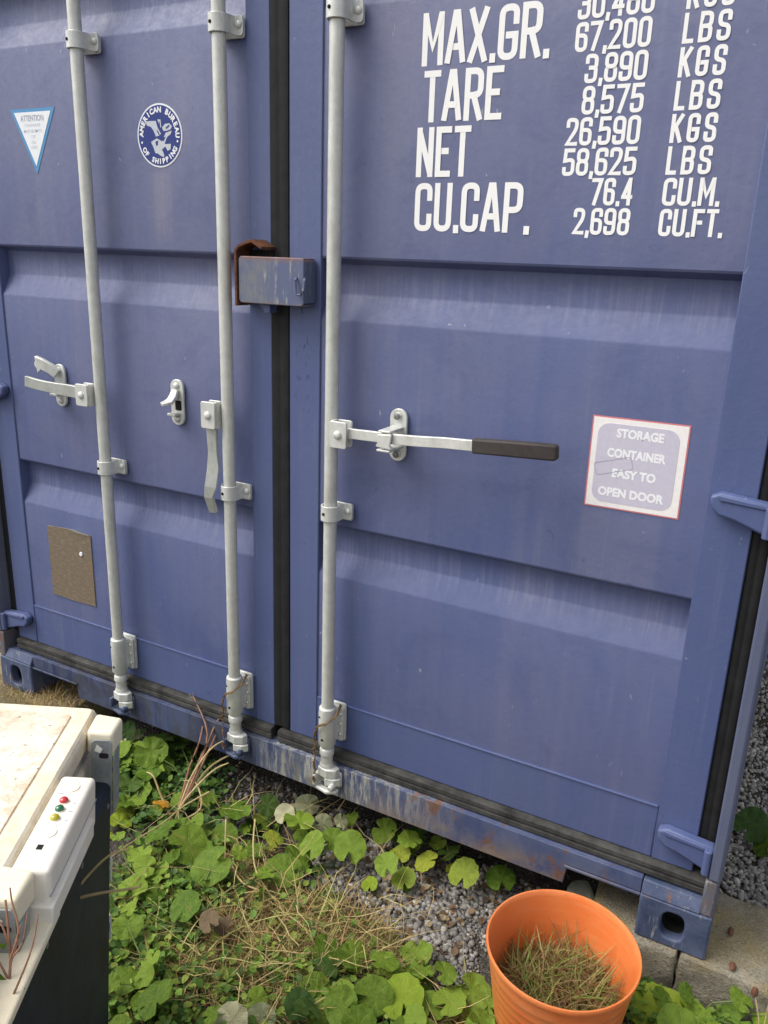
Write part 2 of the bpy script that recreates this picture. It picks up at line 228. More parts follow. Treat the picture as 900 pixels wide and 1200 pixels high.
def concretem():
    t = NT('mossy_concrete'); co = t.coord()
    a = t.noise(co, 14, 7, .7); b = t.noise(co, 150, 4, .7); m = t.noise(t.coord(loc=(5, 2, 1)), 6, 6, .7, .4)
    c = t.mix(t.ramp(a, .3, .7), (.16, .14, .105), (.34, .31, .245))
    c = t.mix(t.math('MULTIPLY', t.ramp(m, .40, .60), .75), c, (.30, .235, .10))
    c = t.mix(t.ramp(b, .52, .66, 0, .8), c, (.12, .10, .075)); c = t.mix(t.ramp(t.noise(t.coord(loc=(1, 9, 4)), 190, 3, .7), .58, .68, 0, .7), c, (.46, .43, .35))
    t.set(c, .92, 0, .15); t.bump(t.math('ADD', a, t.math('MULTIPLY', b, .9)), .9, .008); return t.m
M_conc = concretem()
def soilm():
    t = NT('gritty_soil'); co = t.coord()
    a = t.noise(co, 5, 7, .7); b = t.noise(co, 90, 6, .8); v = t.n('TexVoronoi'); t.l(co, v.inputs['Vector']); v.inputs['Scale'].default_value = 130
    c = t.mix(t.ramp(a, .35, .65), (.055, .045, .035), (.095, .085, .072))
    c = t.mix(t.ramp(b, .52, .66), c, (.17, .165, .155))
    t.set(c, .95, 0, .15); t.bump(t.math('SUBTRACT', b, v.outputs['Distance']), .9, .008); return t.m
M_soil = soilm()
def attr_mat(name, rough=.7, spec=.3, trans=0, grain=0):
    t = NT(name); a = t.n('Attribute'); a.attribute_name = 'tint'; c = a.outputs['Color']
    if grain:
        n = t.noise(t.coord(), grain, 5, .7); c = t.mix(t.ramp(n, .3, .7, 0, .45), c, (.10, .10, .10)); t.bump(n, .4, .002)
    t.set(c, rough, 0, spec)
    if trans:
        tr = t.n('BsdfTranslucent'); t.l(c if not grain else a.outputs['Color'], tr.inputs[0]); ms = t.n('MixShader'); ms.inputs[0].default_value = trans
        t.l(t.b.outputs[0], ms.inputs[1]); t.l(tr.outputs[0], ms.inputs[2]); t.l(ms.outputs[0], t.out.inputs[0])
    return t.m
M_stone = attr_mat('gravel_stone', .85, .2, grain=160)
M_blade = attr_mat('grass_blade', .6, .3, .25)
def leafm(name, c1, c2, spot=.3, spotc=(.16, .10, .04), vein=.5):
    t = NT(name); co = t.coord(); x, y, z = t.sep(co)[:3]
    th = t.math('ARCTAN2', y, x); w = t.math('ABSOLUTE', t.math('SINE', t.math('MULTIPLY', th, 3.5)))
    rad = t.math('SQRT', t.math('ADD', t.math('MULTIPLY', x, x), t.math('MULTIPLY', y, y)))
    vn = t.math('MULTIPLY', t.ramp(w, .16, .02), t.ramp(rad, 1.0, .3))
    oi = t.n('ObjectInfo'); rn = oi.outputs['Random']
    co2 = t.n('VectorMath', operation='ADD'); t.l(co, co2.inputs[0]); t.l(oi.outputs['Location'], co2.inputs[1]); cv = co2.outputs[0]
    n = t.noise(cv, 3, 5, .7)
    c = t.mix(t.ramp(t.math('ADD', n, t.math('MULTIPLY', rn, .5)), .45, .95), c1, c2)
    c = t.mix(t.math('MULTIPLY', vn, vein), c, tuple(min(1, q*1.6+.03) for q in c2))
    c = t.mix(t.math('MULTIPLY', t.ramp(t.noise(cv, 4.5, 4, .7), .63, .70), spot), c, spotc)
    t.set(c, .55, 0, .18); t.bump(t.math('ADD', t.math('MULTIPLY', vn, -1), t.math('MULTIPLY', t.noise(cv, 9, 3), .9)), .5, .006)
    tr = t.n('BsdfTranslucent'); t.l(c, tr.inputs[0]); ms = t.n('MixShader'); ms.inputs[0].default_value = .22
    t.l(t.b.outputs[0], ms.inputs[1]); t.l(tr.outputs[0], ms.inputs[2]); t.l(ms.outputs[0], t.out.inputs[0])
    return t.m
M_leaf = {0: leafm('green_leaf', (.072, .138, .014), (.200, .292, .036)), 1: leafm('yellowing_leaf', (.16, .24, .03), (.34, .36, .04), .7),
          2: leafm('pale_leaf_underside', (.33, .37, .20), (.48, .46, .29), .3, (.3, .2, .1)), 3: leafm('dark_green_leaf', (.03, .070, .014), (.075, .13, .025), .3),
          4: leafm('orange_leaf', (.35, .16, .02), (.50, .26, .03), .5), 5: leafm('bright_leaf', (.16, .26, .016), (.26, .34, .03), .15),
          6: leafm('brown_dead_leaf', (.10, .07, .04), (.17, .12, .07), .4)}
M_stem = simple('green_stem', (.14, .20, .05), .6, var=.2)
M_dry = simple('dry_straw_stem', (.55, .42, .20), .7, var=.2)
M_pink = simple('reddish_stem', (.38, .19, .12), .6, var=.25)
M_bloom = simple('pink_bloom', (.55, .12, .25), .6)
M_brownhead = simple('brown_seed_head', (.14, .055, .03), .85)

# ---------------------------------------------------------------- mesh helpers
def tag(o, label=None, cat=None, group=None, kind=None):
    if label: o['label'] = label
    if cat: o['category'] = cat
    if group: o['group'] = group
    if kind: o['kind'] = kind
    return o
def empty(name, loc=(0, 0, 0)):
    o = bpy.data.objects.new(name, None); COL.objects.link(o); o.location = loc; o.empty_display_size = .1; return o
class MB:
    def __init__(s): s.v = []; s.f = []
    def add(s, vs, fs):
        k = len(s.v); s.v += [tuple(v) for v in vs]; s.f += [tuple(i+k for i in f) for f in fs]; return s
    def box(s, x0, x1, y0, y1, z0, z1):
        vs = [(x, y, z) for x in (x0, x1) for y in (y0, y1) for z in (z0, z1)]
        return s.add(vs, [(0, 1, 3, 2), (4, 6, 7, 5), (0, 4, 5, 1), (2, 3, 7, 6), (0, 2, 6, 4), (1, 5, 7, 3)])
    def prism(s, pts, d0, d1, axis='y'):      # outline in (x,z) for y, (x,y) for z, (y,z) for x
        n = len(pts)
        def P(p, d): return (p[0], d, p[1]) if axis == 'y' else (p[0], p[1], d) if axis == 'z' else (d, p[0], p[1])
        vs = [P(p, d0) for p in pts]+[P(p, d1) for p in pts]
        return s.add(vs, [tuple(range(n)), tuple(range(2*n-1, n-1, -1))]+[(i, (i+1) % n, n+(i+1) % n, n+i) for i in range(n)])
    def tube(s, path, r, seg=8, cap=True):
        path = [Vector(p) for p in path]; n = len(path); rs = r if isinstance(r, (list, tuple)) else [r]*n
        k = len(s.v); up = Vector((.13, .27, .95)); vs = []
        for i, p in enumerate(path):
            t = (path[min(i+1, n-1)]-path[max(i-1, 0)]).normalized()
            a = t.cross(up); 
            if a.length < .1: a = t.cross(Vector((1, 0, 0)))
            a.normalize(); b = t.cross(a)
            for j in range(seg):
                q = 2*PI*j/seg; vs.append(p+a*math.cos(q)*rs[i]+b*math.sin(q)*rs[i])
        fs = [(i*seg+j, i*seg+(j+1) % seg, (i+1)*seg+(j+1) % seg, (i+1)*seg+j) for i in range(n-1) for j in range(seg)]
        if cap: fs += [tuple(range(seg-1, -1, -1)), tuple((n-1)*seg+j for j in range(seg))]
        return s.add(vs, fs)
    def lathe(s, prof, c, seg=32, axis='z', cap=True):     # prof: (radius, height)
        vs = []
        for r, h in prof:
            for j in range(seg):
                q = 2*PI*j/seg; u, w = r*math.cos(q), r*math.sin(q)
                vs.append((c[0]+u, c[1]+w, c[2]+h) if axis == 'z' else (c[0]+u, c[1]+h, c[2]+w) if axis == 'y' else (c[0]+h, c[1]+u, c[2]+w))
        n = len(prof)
        fs = [(i*seg+j, i*seg+(j+1) % seg, (i+1)*seg+(j+1) % seg, (i+1)*seg+j) for i in range(n-1) for j in range(seg)]
        if cap: fs += [tuple(range(seg-1, -1, -1)), tuple((n-1)*seg+j for j in range(seg))]
        return s.add(vs, fs)
    def sweep(s, path, hw, ht, up=(0, 0, 1)):              # rectangular bar; hw half width along up, ht half thickness
        path = [Vector(p) for p in path]; n = len(path); vs = []
        for i, p in enumerate(path):
            t = (path[min(i+1, n-1)]-path[max(i-1, 0)]).normalized(); u0 = Vector(up[i] if isinstance(up, list) else up)
            a = t.cross(u0).normalized(); b = a.cross(t)
            w = hw[i] if isinstance(hw, (list, tuple)) else hw; h = ht[i] if isinstance(ht, (list, tuple)) else ht
            vs += [p+b*w+a*h, p+b*w-a*h, p-b*w-a*h, p-b*w+a*h]
        fs = [(i*4+j, i*4+(j+1) % 4, (i+1)*4+(j+1) % 4, (i+1)*4+j) for i in range(n-1) for j in range(4)]+[(3, 2, 1, 0), tuple((n-1)*4+j for j in range(4))]
        return s.add(vs, fs)
    def ribbon(s, pts, th, z0, z1):                        # open outline in (x,y), thickness th, extruded in z
        l, r = offset(pts, th/2, False); return s.prism(l+r[::-1], z0, z1, 'z')
    def build(s, name, mat, parent=None, bevel=0, smooth=35, seg=2, recalc=True):
        me = bpy.data.meshes.new(name); me.from_pydata(s.v, [], s.f); me.update()
        if recalc:
            bm = bmesh.new(); bm.from_mesh(me); bmesh.ops.recalc_face_normals(bm, faces=bm.faces); bm.to_mesh(me); bm.free()
        return link(name, me, mat, parent, bevel, smooth, seg)
def link(name, me, mat, parent=None, bevel=0, smooth=35, seg=2):
    o = bpy.data.objects.new(name, me); COL.objects.link(o)
    if mat: me.materials.append(mat)
    if smooth and len(me.polygons):
        me.polygons.foreach_set('use_smooth', [True]*len(me.polygons)); me.set_sharp_from_angle(angle=math.radians(smooth))
    if bevel:
        m = o.modifiers.new('bevel', 'BEVEL'); m.width = bevel; m.segments = seg; m.limit_method = 'ANGLE'; m.angle_limit = math.radians(40); m.harden_normals = False
    if parent: o.parent = parent
    return o
def offset(pts, h, closed):
    n = len(pts); L = []; R = []
    for i in range(n):
        p = Vector(pts[i]); a = Vector(pts[i-1]) if (i or closed) else None; b = Vector(pts[(i+1) % n]) if (i < n-1 or closed) else None
        d1 = (p-a).normalized() if a is not None else None; d2 = (b-p).normalized() if b is not None else None
        if d1 is None: d1 = d2
        if d2 is None: d2 = d1
        n1 = Vector((-d1[1], d1[0])); n2 = Vector((-d2[1], d2[0])); m = (n1+n2)
        if m.length < 1e-4: m = n1
        m.normalize(); k = h/max(.62, m.dot(n1)); L.append(tuple(p+m*k)); R.append(tuple(p-m*k))
    return L, R
def rrect(x0, x1, z0, z1, r, n=4):
    out = []
    for cx, cz, a0 in ((x1-r, z1-r, 0), (x0+r, z1-r, 90), (x0+r, z0+r, 180), (x1-r, z0+r, 270)):
        for i in range(n+1):
            a = math.radians(a0+90*i/n); out.append((cx+r*math.cos(a), cz+r*math.sin(a)))
    return out

# ---------------------------------------------------------------- stencil stroke lettering (condensed sans)
G = {
 'M': (1.15, [(0, [(0,-.0),(0,1)]), (0, [(1,0),(1,1)]), (0, [(.06,.95),(.5,.32),(.94,.95)])]), 'A': (1.05, [(0, [(-.02,.02),(.42,1),(.58,1),(1.02,.02)]), (0, [(.36,.30),(.64,.30)])]),
 'X': (1, [(0, [(0,0),(1,1)]), (0, [(0,1),(1,0)])]), 'G': (1, [(0, [(1,.72),(1,1,1),(0,1,1),(0,0,1),(1,0,1),(1,.44),(.52,.44)])]),
 'R': (1, [(0, [(0,0),(0,1),(1,1,1),(1,.48,1),(0,.48)]), (0, [(.5,.48),(1,0)])]), 'T': (.95, [(0, [(.5,0),(.5,1)]), (0, [(0,1),(1,1)])]),
 'E': (.9, [(0, [(1,1),(0,1),(0,0),(1,0)]), (0, [(.1,.52),(.75,.52)])]), 'F': (.9, [(0, [(1,1),(0,1),(0,0)]), (0, [(0,.52),(.8,.52)])]),
 'N': (1, [(0, [(0,0),(0,1)]), (0, [(1,0),(1,1)]), (0, [(.06,.93),(.94,.07)])]), 'C': (1, [(0, [(1,.72),(1,1,1),(0,1,1),(0,0,1),(1,0,1),(1,.28)])]),
 'U': (1, [(0, [(0,1),(0,0,1),(1,0,1),(1,1)])]), 'P': (1, [(0, [(0,0),(0,1),(1,1,1),(1,.45,1),(0,.45)])]),
 'K': (1, [(0, [(0,0),(0,1)]), (0, [(1,1),(.12,.44)]), (0, [(.40,.54),(1,0)])]), 'L': (.85, [(0, [(0,1),(0,0),(1,0)])]),
 'B': (1, [(1, [(0,0),(0,1),(1,1,1),(1,.52,1),(0,.52)]), (1, [(0,0),(0,.52),(1,.52,1),(1,0,1)])]),
 'S': (1, [(0, [(1,.75),(1,1,1),(0,1,1),(0,.53,1),(1,.47,1),(1,0,1),(0,0,1),(0,.25)])]),
 '0': (1, [(1, [(0,0,1),(0,1,1),(1,1,1),(1,0,1)])]), '2': (1, [(0, [(0,.76),(0,1,1),(1,1,1),(1,.62,1),(0,0),(1,0)])]),
 '3': (1, [(0, [(0,.78),(0,1,1),(1,1,1),(1,.53,1),(.4,.53)]), (0, [(.4,.53),(1,.53,1),(1,0,1),(0,0,1),(0,.22)])]),
 '4': (1, [(0, [(.76,0),(.76,1)]), (0, [(.66,.94),(.06,.32)]), (0, [(.02,.28),(.98,.28)])]), '5': (1, [(0, [(.95,1),(.08,1),(.02,.56),(1,.62,1),(1,0,1),(0,0,1),(0,.22)])]),
 '6': (1, [(0, [(1,.78),(1,1,1),(0,1,1),(0,0,1),(1,0,1),(1,.56,1),(0,.56)])]), '7': (1, [(0, [(0,1),(1,1),(.3,0)])]),
 '8': (1, [(1, [(0,.53,1),(0,1,1),(1,1,1),(1,.53,1)]), (1, [(0,0,1),(0,.53,1),(1,.53,1),(1,0,1)])]),
 '9': (1, [(0, [(0,.22),(0,0,1),(1,0,1),(1,1,1),(0,1,1),(0,.44,1),(1,.44)])]),
 '.': (.25, [(0, [(.5,-.05),(.5,.05)])]), ',': (.25, [(0, [(.60,.05),(.35,-.24)])]), ' ': (.8, [])}
def stencil(text, x0, x1, z0, h, th, y, name_parent, gap=None, label=None):
    gap = gap if gap is not None else th*.9
    tot = sum(G[c][0] for c in text); k = ((x1-x0)-gap*(len(text)-1)-0)/tot
    mb = MB(); x = x0; d = 0
    for c in text:
        w = G[c][0]*k; a, b = x+th/2, x+w-th/2; zl, zh = z0+th/2, z0+h-th/2
        if c in '.,': a = x+w/2-th*.1; b = x+w/2+th*.3
        for closed, pts in G[c][1]:
            P = []; n = len(pts); Q = [(a+(b-a)*p[0], (zl+(zh-zl)*p[1]) if c not in '.,' else z0+th*.45+p[1]*h*.5) for p in pts]
            for i, p in enumerate(pts):
                if len(p) == 3:
                    A, Bq = Vector(Q[i-1]), Vector(Q[(i+1) % n]); C = Vector(Q[i])
                    R = min((b-a)*.48, (A-C).length*.5, (Bq-C).length*.5)
                    s_, e_ = C+(A-C).normalized()*R, C+(Bq-C).normalized()*R
                    for q in range(6):
                        u = q/5; P.append(tuple((1-u)**2*s_+2*u*(1-u)*C*1.0+u*u*e_))
                else: P.append(Q[i])
            if not closed:
                for i0, i1 in ((0, 1), (-1, -2)):
                    e0, e1 = Vector(P[i0]), Vector(P[i1]); P[i0] = tuple(e0+(e0-e1).normalized()*th*.48)
            P = [p for i, p in enumerate(P) if i == 0 or (Vector(p)-Vector(P[i-1])).length > 1e-5]
            L, R_ = offset(P, th/2, bool(closed)); m = len(P); yy = y-d*.0003; d = (d+1) % 4
            vs = [(p[0], yy-i*.000008, p[1]) for i, p in enumerate(L)]+[(p[0], yy-i*.000008, p[1]) for i, p in enumerate(R_)]
            mb.add(vs, [(i, (i+1) % m, m+(i+1) % m, m+i) for i in range(m if closed else m-1)])
        x += w+gap
    o = mb.build('lettering', M_white, name_parent, smooth=0)
    if label: o['label'] = label
    return o
def font_mesh(text, width=None, height=.02, bold=0.0, spacing=1.0):
    cu = bpy.data.curves.new('txt', 'FONT'); cu.body = text; cu.size = 1; cu.offset = bold; cu.resolution_u = 3; cu.space_character = spacing
    o = bpy.data.objects.new('txt', cu); COL.objects.link(o); bpy.context.view_layer.update()
    dg = bpy.context.evaluated_depsgraph_get(); me = o.evaluated_get(dg).to_mesh()
    vs = [tuple(v.co) for v in me.vertices]; fs = [tuple(p.vertices) for p in me.polygons]
    o.evaluated_get(dg).to_mesh_clear(); bpy.data.objects.remove(o); bpy.data.curves.remove(cu)
    xs = [v[0] for v in vs]; ys = [v[1] for v in vs]; w, h = max(xs)-min(xs), max(ys)-min(ys); cx = (max(xs)+min(xs))/2; cy = (max(ys)+min(ys))/2
    sy = height/h; sx = width/w if width else sy
    return [((v[0]-cx)*sx, (v[1]-cy)*sy) for v in vs], fs
def put_text(mb, text, cx, cz, y, width=None, height=.02, bold=0.0, ang=0, spacing=1.0):
    vs, fs = font_mesh(text, width, height, bold, spacing); c, s_ = math.cos(ang), math.sin(ang)
    mb.add([(cx+a*c-b*s_, y, cz+a*s_+b*c) for a, b in vs], fs)

# ================================================================ SHIPPING CONTAINER (door end at y=0, 12.19 m long)
cont = empty('shipping_container'); tag(cont, 'blue steel shipping container with closed double doors, pale lock rods and white weight figures', 'shipping container')
LEN = 12.19; HT = 2.896
def door_mesh(xa, xb, name, label):        # frame tubes; the corrugated panel sits between them
    (x0, i0), (i1, x1) = xa, xb; mb = MB()
    mb.box(x0, i0, -.002, .05, .192, 2.765); mb.box(i1, x1, -.002, .05, .192, 2.765)
    mb.box(i0, i1, -.0005, .05, .192, .332); mb.box(i0, i1, -.0005, .05, 2.66, 2.765)
    return tag(mb.build(name, M_frame, cont, bevel=.003), label)
LD = door_mesh((-1.158, -1.0634), (-.104, -.034), 'door', 'left door with two lock rods and round badge')
RD = door_mesh((.020, .1135), (1.0634, 1.158), 'door', 'right door with weight lettering and black gripped handle')
def panel(door, x0, x1):
    prof = [(.332, .0025)]
    for zt in (.862, 1.536, 2.210):
        prof += [(zt-.152, .0025), (zt-.146, .004), (zt-.090, .034), (zt-.084, .036), (zt-.024, .036), (zt-.017, .034), (zt-.004, .005), (zt+.001, .0025)]
    prof += [(2.66, .0025)]
    xs = [x0+(x1-x0)*i/24 for i in range(25)]; vs = []; fs = []; n = len(prof)
    for x in xs:
        for z, y in prof: vs.append((x, y, z))
    for i in range(24):
        for j in range(n-1): fs.append((i*n+j, (i+1)*n+j, (i+1)*n+j+1, i*n+j+1))
    mb = MB().add(vs, fs)
    o = mb.build('door_panel', M_panel, door, smooth=25, recalc=False); return o
panel(LD, -1.0634, -.104); panel(RD, .1135, 1.0634)
# weld seams along the panel edges
for dr, x0, x1 in ((LD, -1.0634, -.104), (RD, .1135, 1.0634)):
    mb = MB(); mb.box(x0+.002, x1-.002, -.0035, .004, .3325, .3365)
    mb.build('weld_seam', M_frame, dr, bevel=.001)
# gaskets
def ridged(x0, x1, z0, z1, vertical, y0, mat, door, nr=3):
    mb = MB(); a0, a1 = (x0, x1) if vertical else (z0, z1); w = a1-a0; pr = [(a0, .03)]
    for i in range(nr):
        c = a0+w*(i+.5)/nr; h = w/nr*.47; dp = .0022 if vertical else .006
        pr += [(c-h, y0+dp), (c-h*.6, y0), (c+h*.6, y0), (c+h, y0+dp)]
    pr += [(a1, .03)]
    if vertical: mb.prism([(p[0], p[1]) for p in pr], z0, z1, 'z')
    else: mb.prism([(p[1], p[0]) for p in pr], x0, x1, 'x')
    return mb.build('rubber_gasket', mat, door, smooth=50)
ridged(-.034, .020, .20, 2.76, True, -.006, M_gasket, RD, 2)
ridged(-1.150, -.036, .1535, .1915, False, -.020, M_gask2, LD, 2)
ridged(-.012, 1.192, .1535, .1915, False, -.020, M_gask2, RD, 2)
ridged(1.158, 1.194, .21, 2.76, True, .004, M_gasket, RD, 2)
ridged(-1.194, -1.158, .21, 2.76, True, .004, M_gasket, LD, 2)
# frame of the door end
for s in (-1, 1):
    mb = MB(); a, b = sorted((s*1.1955, s*1.2235))
    mb.box(a, b, -.045, .16, .215, 2.78); 
    o = mb.build('corner_post', M_post, cont, bevel=.008, seg=3)
    mb = MB(); a, b = sorted((s*1.190, s*1.217)); mb.box(a, b, -.043, .16, .1185, .2145)
    mb.build('post_foot', M_foot, cont, bevel=.004)
mb = MB(); mb.prism([(-.025, 2.775), (-.045, 2.80), (-.045, 2.88), (.05, 2.88), (.05, 2.775)], -1.19, 1.19, 'x'); mb.build('header_beam', M_frame, cont, bevel=.004)
# sill with fork notches beside the castings
x0, x1, zb, zn, zt = -1.056, 1.056, .055, .112, .1525
out = [(x0, zn), (-.842, zn), (-.836, zb), (.870, zb), (.878, zn), (x1, zn), (x1, zt), (x0, zt)]
mb = MB(); mb.prism(out, -.034, -.026, 'y'); mb.box(x0, x1, -.0255, .02, .1445, .1522); mb.box(-.835, .868, -.0255, .06, .0555, .0625)
mb.box(-.835, -.828, -.0255, .06, .064, .143); mb.box(.861, .868, -.0255, .06, .064, .143)
mb.box(x0, -.836, -.040, -.0345, .1055, .1125); mb.box(.870, x1, -.040, -.0345, .1055, .1125)
mb.box(x0, -.836, -.0255, .06, .113, .120); mb.box(.869, x1, -.0255, .06, .113, .120)
mb.build('door_sill', M_sill, cont, bevel=.0015)
# raised end blocks of the sill by the castings
for s in (-1, 1):
    a, b = sorted((s*1.058, s*1.192)); mb = MB(); mb.prism([(-.046, .1187), (-.030, .149), (.02, .149), (.02, .1187)], a, b, 'x'); mb.build('sill_end', M_cast, cont, bevel=.003)
def casting(sx, y0, y1, z0, z1, front):
    a, b = sorted((sx*1.057, sx*1.219)); cx, cz = (a+b)/2, (z0+z1)/2
    n = 24; hw, hh = .0265, .037; mb = MB(); hole = []; outer = []
    for i in range(n):
        q = 2*PI*(i+.5)/n; c, s_ = math.cos(q), math.sin(q); hx, hz = abs(c)**.6*math.copysign(hw, c), abs(s_)**.75*math.copysign(hh, s_)
        hole.append((cx+hx, cz+hz)); k = min((b-a)/2/max(abs(c), 1e-6), (z1-z0)/2/max(abs(s_), 1e-6)); outer.append((cx+c*k, cz+s_*k))
    for k, (px, pz) in enumerate([(b, z1), (a, z1), (a, z0), (b, z0)]):   # snap nearest outer vertex to the corner
        j = min(range(n), key=lambda i: (outer[i][0]-px)**2+(outer[i][1]-pz)**2); outer[j] = (px, pz)
    yf, yb = (y0, y1) if front else (y1, y0); d = .028*(1 if front else -1)
    vs = [(p[0], yf, p[1]) for p in outer]+[(p[0], yf, p[1]) for p in hole]+[(p[0], yf+d, p[1]) for p in hole]+[(p[0], yb, p[1]) for p in outer]
    fs = []
    for i in range(n):
        j = (i+1) % n; fs += [(i, j, n+j, n+i), (n+i, n+j, 2*n+j, 2*n+i), (i, 3*n+i, 3*n+j, j)]
    fs.append(tuple(3*n+i for i in range(n))); mb.add(vs, fs)
    c = mb.build('corner_casting', M_cast, cont, bevel=.005, seg=3)
    m2 = MB(); m2.add([(p[0]*1.0, yf+d*1.02, p[1]) for p in hole]+[(cx+(p[0]-cx)*1.0, yf+d*2.6, p[1]) for p in hole], [(i, (i+1) % n, n+(i+1) % n, n+i) for i in range(n)]+[tuple(range(n, 2*n))])
    m2.build('casting_cavity', M_dark, c)
for sx in (-1, 1):
    casting(sx, -.047, .13, 0, .118, True); casting(sx, -.047, .13, 2.781, 2.896, True)
    casting(sx, LEN-.13, LEN+.047, 0, .118, False); casting(sx, LEN-.13, LEN+.047, 2.781, 2.896, False)
# side walls, roof, floor, far end
for s in (-1, 1):
    mb = MB(); pts = []; y = .165; k = 0
    while y < LEN-.2:
        pts += [(s*1.205, y), (s*1.205, y+.07), (s*1.171, y+.138), (s*1.171, y+.208)]; y += .276
    n = len(pts); vs = [(p[0], p[1], .16) for p in pts]+[(p[0], p[1], 2.80) for p in pts]
    mb.add(vs, [(i, i+1, n+i+1, n+i) for i in range(n-1)]); mb.build('side_wall', M_panel, cont, recalc=False, smooth=0)
    a, b = sorted((s*1.165, s*1.214)); mb = MB(); mb.box(a, b, .135, LEN-.135, .03, .16); mb.box(a, b, .135, LEN-.135, 2.80, 2.87); mb.build('side_rail', M_frame, cont, bevel=.004)
mb = MB(); mb.box(-1.165, 1.165, .055, LEN-.05, 2.84, 2.85); mb.build('roof', M_panel, cont)
mb = MB(); mb.box(-1.165, 1.165, .065, LEN-.05, .125, .16)
for i in range(20): mb.box(-1.16, 1.16, .35+i*.6, .40+i*.6, .035, .124)
mb.build('floor', M_dark, cont)
mb = MB(); mb.box(-1.16, 1.16, LEN-.045, LEN-.01, .12, 2.83); mb.build('end_wall', M_panel, cont)

# hinges: pin lugs on the door with a blade reaching the post
def hinge(s, z, door):
    def X(v): return s*v
    mb = MB(); pts = [(X(1.070), z+.024), (X(1.092), z+.034), (X(1.150), z+.028), (X(1.197), z+.024), (X(1.197), z-.046), (X(1.178), z-.040), (X(1.120), z-.020), (X(1.090), z-.014), (X(1.074), z+.002)]
    mb.prism(pts, -.030, -.0025, 'y')
    m2 = [(X(1.084), z+.030), (X(1.150), z+.024), (X(1.196), z+.021), (X(1.196), z+.012), (X(1.150), z+.014), (X(1.090), z+.018)]
    o = mb.build('hinge', M_frame, door, bevel=.006, seg=3)
    m = MB(); m.prism(m2, -.0335, -.0295, 'y'); m.build
    m.tube([(X(1.186), -.036, z-.044), (X(1.186), -.036, z+.020)], .009, 10)
    o.data; 
    p = m; p.build('hinge_pin', M_frame, door, bevel=.002); return o
for dr, s in ((LD, -1), (RD, 1)):
    for z in (.268, 1.076, 2.22, 2.62): hinge(s, z, dr)

# ---- lock rods and hardware
YR = -.045; RR = .0172
def bolt(mb, x, y, z, r=.007, h=.006):
    mb.lathe([(r, 0), (r, -h*.4), (r*.75, -h*.8), (r*.3, -h)], (x, y, z), 12, 'y')
def lock_rod(door, x):
    mb = MB(); mb.tube([(x, YR, .16), (x, YR, 2.74)], RR, 20); mb.build('lock_rod', M_rod, door)
    for z in (.909, 2.045, 2.45):
        mb = MB(); a = [(x-.0225, -.010), (x-.0225, YR+.004)]
        a += [(x-.0225*math.cos(q), YR-.0225*math.sin(q)) for q in [PI*i/8 for i in range(1, 8)]]
        a += [(x+.0225, YR+.004), (x+.0225, -.020), (x+.026, -.0145), (x+.030, -.0135)]
        mb.ribbon(a, .0045, z-.020, z+.020)
        mb.prism(rrect(x+.024, x+.047, z-.022, z+.022, .008), -.0165, -.0105, 'y')
        mb.prism(rrect(x-.030, x+.045, z-.025, z+.020, .006), -.0100, -.0030, 'y')
        bolt(mb, x+.036, -.0165, z+.002, .0085, .007)
        mb.build('rod_clamp', M_hard, door, bevel=.0012)
        r = MB(); bolt(r, x-.006, YR-.0245, z, .0042, .002); r.build('clamp_rivet', M_dark, door)
    # bottom bearing bracket
    mb = MB(); mb.lathe([(.019, .02), (.0235, .018), (.0245, .0), (.0245, -.095), (.021, -.101), (.0175, -.102)], (x, YR, .325), 20)
    mb.prism(rrect(x+.010, x+.037, .232, .338, .008), -.0220, -.0120, 'y')
    mb.box(x-.0235, x+.0235, YR, -.012, .240, .335)
    mb.prism(rrect(x-.028, x+.038, .228, .345, .006), -.0118, -.0030, 'y')
    for z in (.255, .288, .318): bolt(mb, x+.0295, -.022, z, .0055, .006)
    mb.build('rod_bracket', M_hard, door, bevel=.0018)
    r = MB(); bolt(r, x-.002, YR-.0245, .250, .004, .002); bolt(r, x-.012, YR-.0215, .318, .003, .002); r.build('bracket_rivet', M_dark, door)
    # collar and cam
    mb = MB(); mb.lathe([(.018, .0), (.021, -.006), (.021, -.020), (.0165, -.026), (.016, -.046), (.020, -.053), (.020, -.062)], (x, YR, .216), 16)
    mb.prism([(x-.020, YR-.018), (x+.012, YR-.024), (x+.036, YR-.012), (x+.040, YR+.006), (x+.020, YR+.016), (x-.018, YR+.016)], .128, .156, 'z')
    mb.prism([(x+.006, YR-.024), (x+.034, YR-.018), (x+.048, YR-.002), (x+.040, YR+.006), (x+.024, YR-.006), (x+.006, YR-.010)], .104, .1275, 'z')
    mb.build('rod_cam', M_hard, door, bevel=.003, seg=3)
    # keeper on the sill
    k = MB(); k.prism(rrect(x-.034, x+.046, .092, .142, .008), -.040, -.0345, 'y'); k.box(x-.030, x-.021, -.074, -.040, .098, .132); k.tube([(x+.030, -.040, .110), (x+.030, -.078, .106)], .0085, 10)
    k.prism([(x-.021, -.070), (x+.020, -.080), (x+.044, -.066), (x+.044, -.050), (x+.02, -.058), (x-.021, -.055)], .086, .096, 'z')
    k.build('cam_keeper', M_cast if x < .1 else M_hard, cont, bevel=.003)
    # top cam
    mb = MB(); mb.lathe([(.0245, 0), (.0245, .09)], (x, YR, 2.62), 16); mb.prism(rrect(x+.012, x+.048, 2.62, 2.71, .010), -.0220, -.0120, 'y'); mb.box(x-.02, x+.04, YR-.02, YR+.012, 2.742, 2.768); mb.build('rod_bracket', M_hard, door, bevel=.002)
for dr, x in ((LD, -.6159), (LD, -.1479), (RD, .1769)): lock_rod(dr, x)

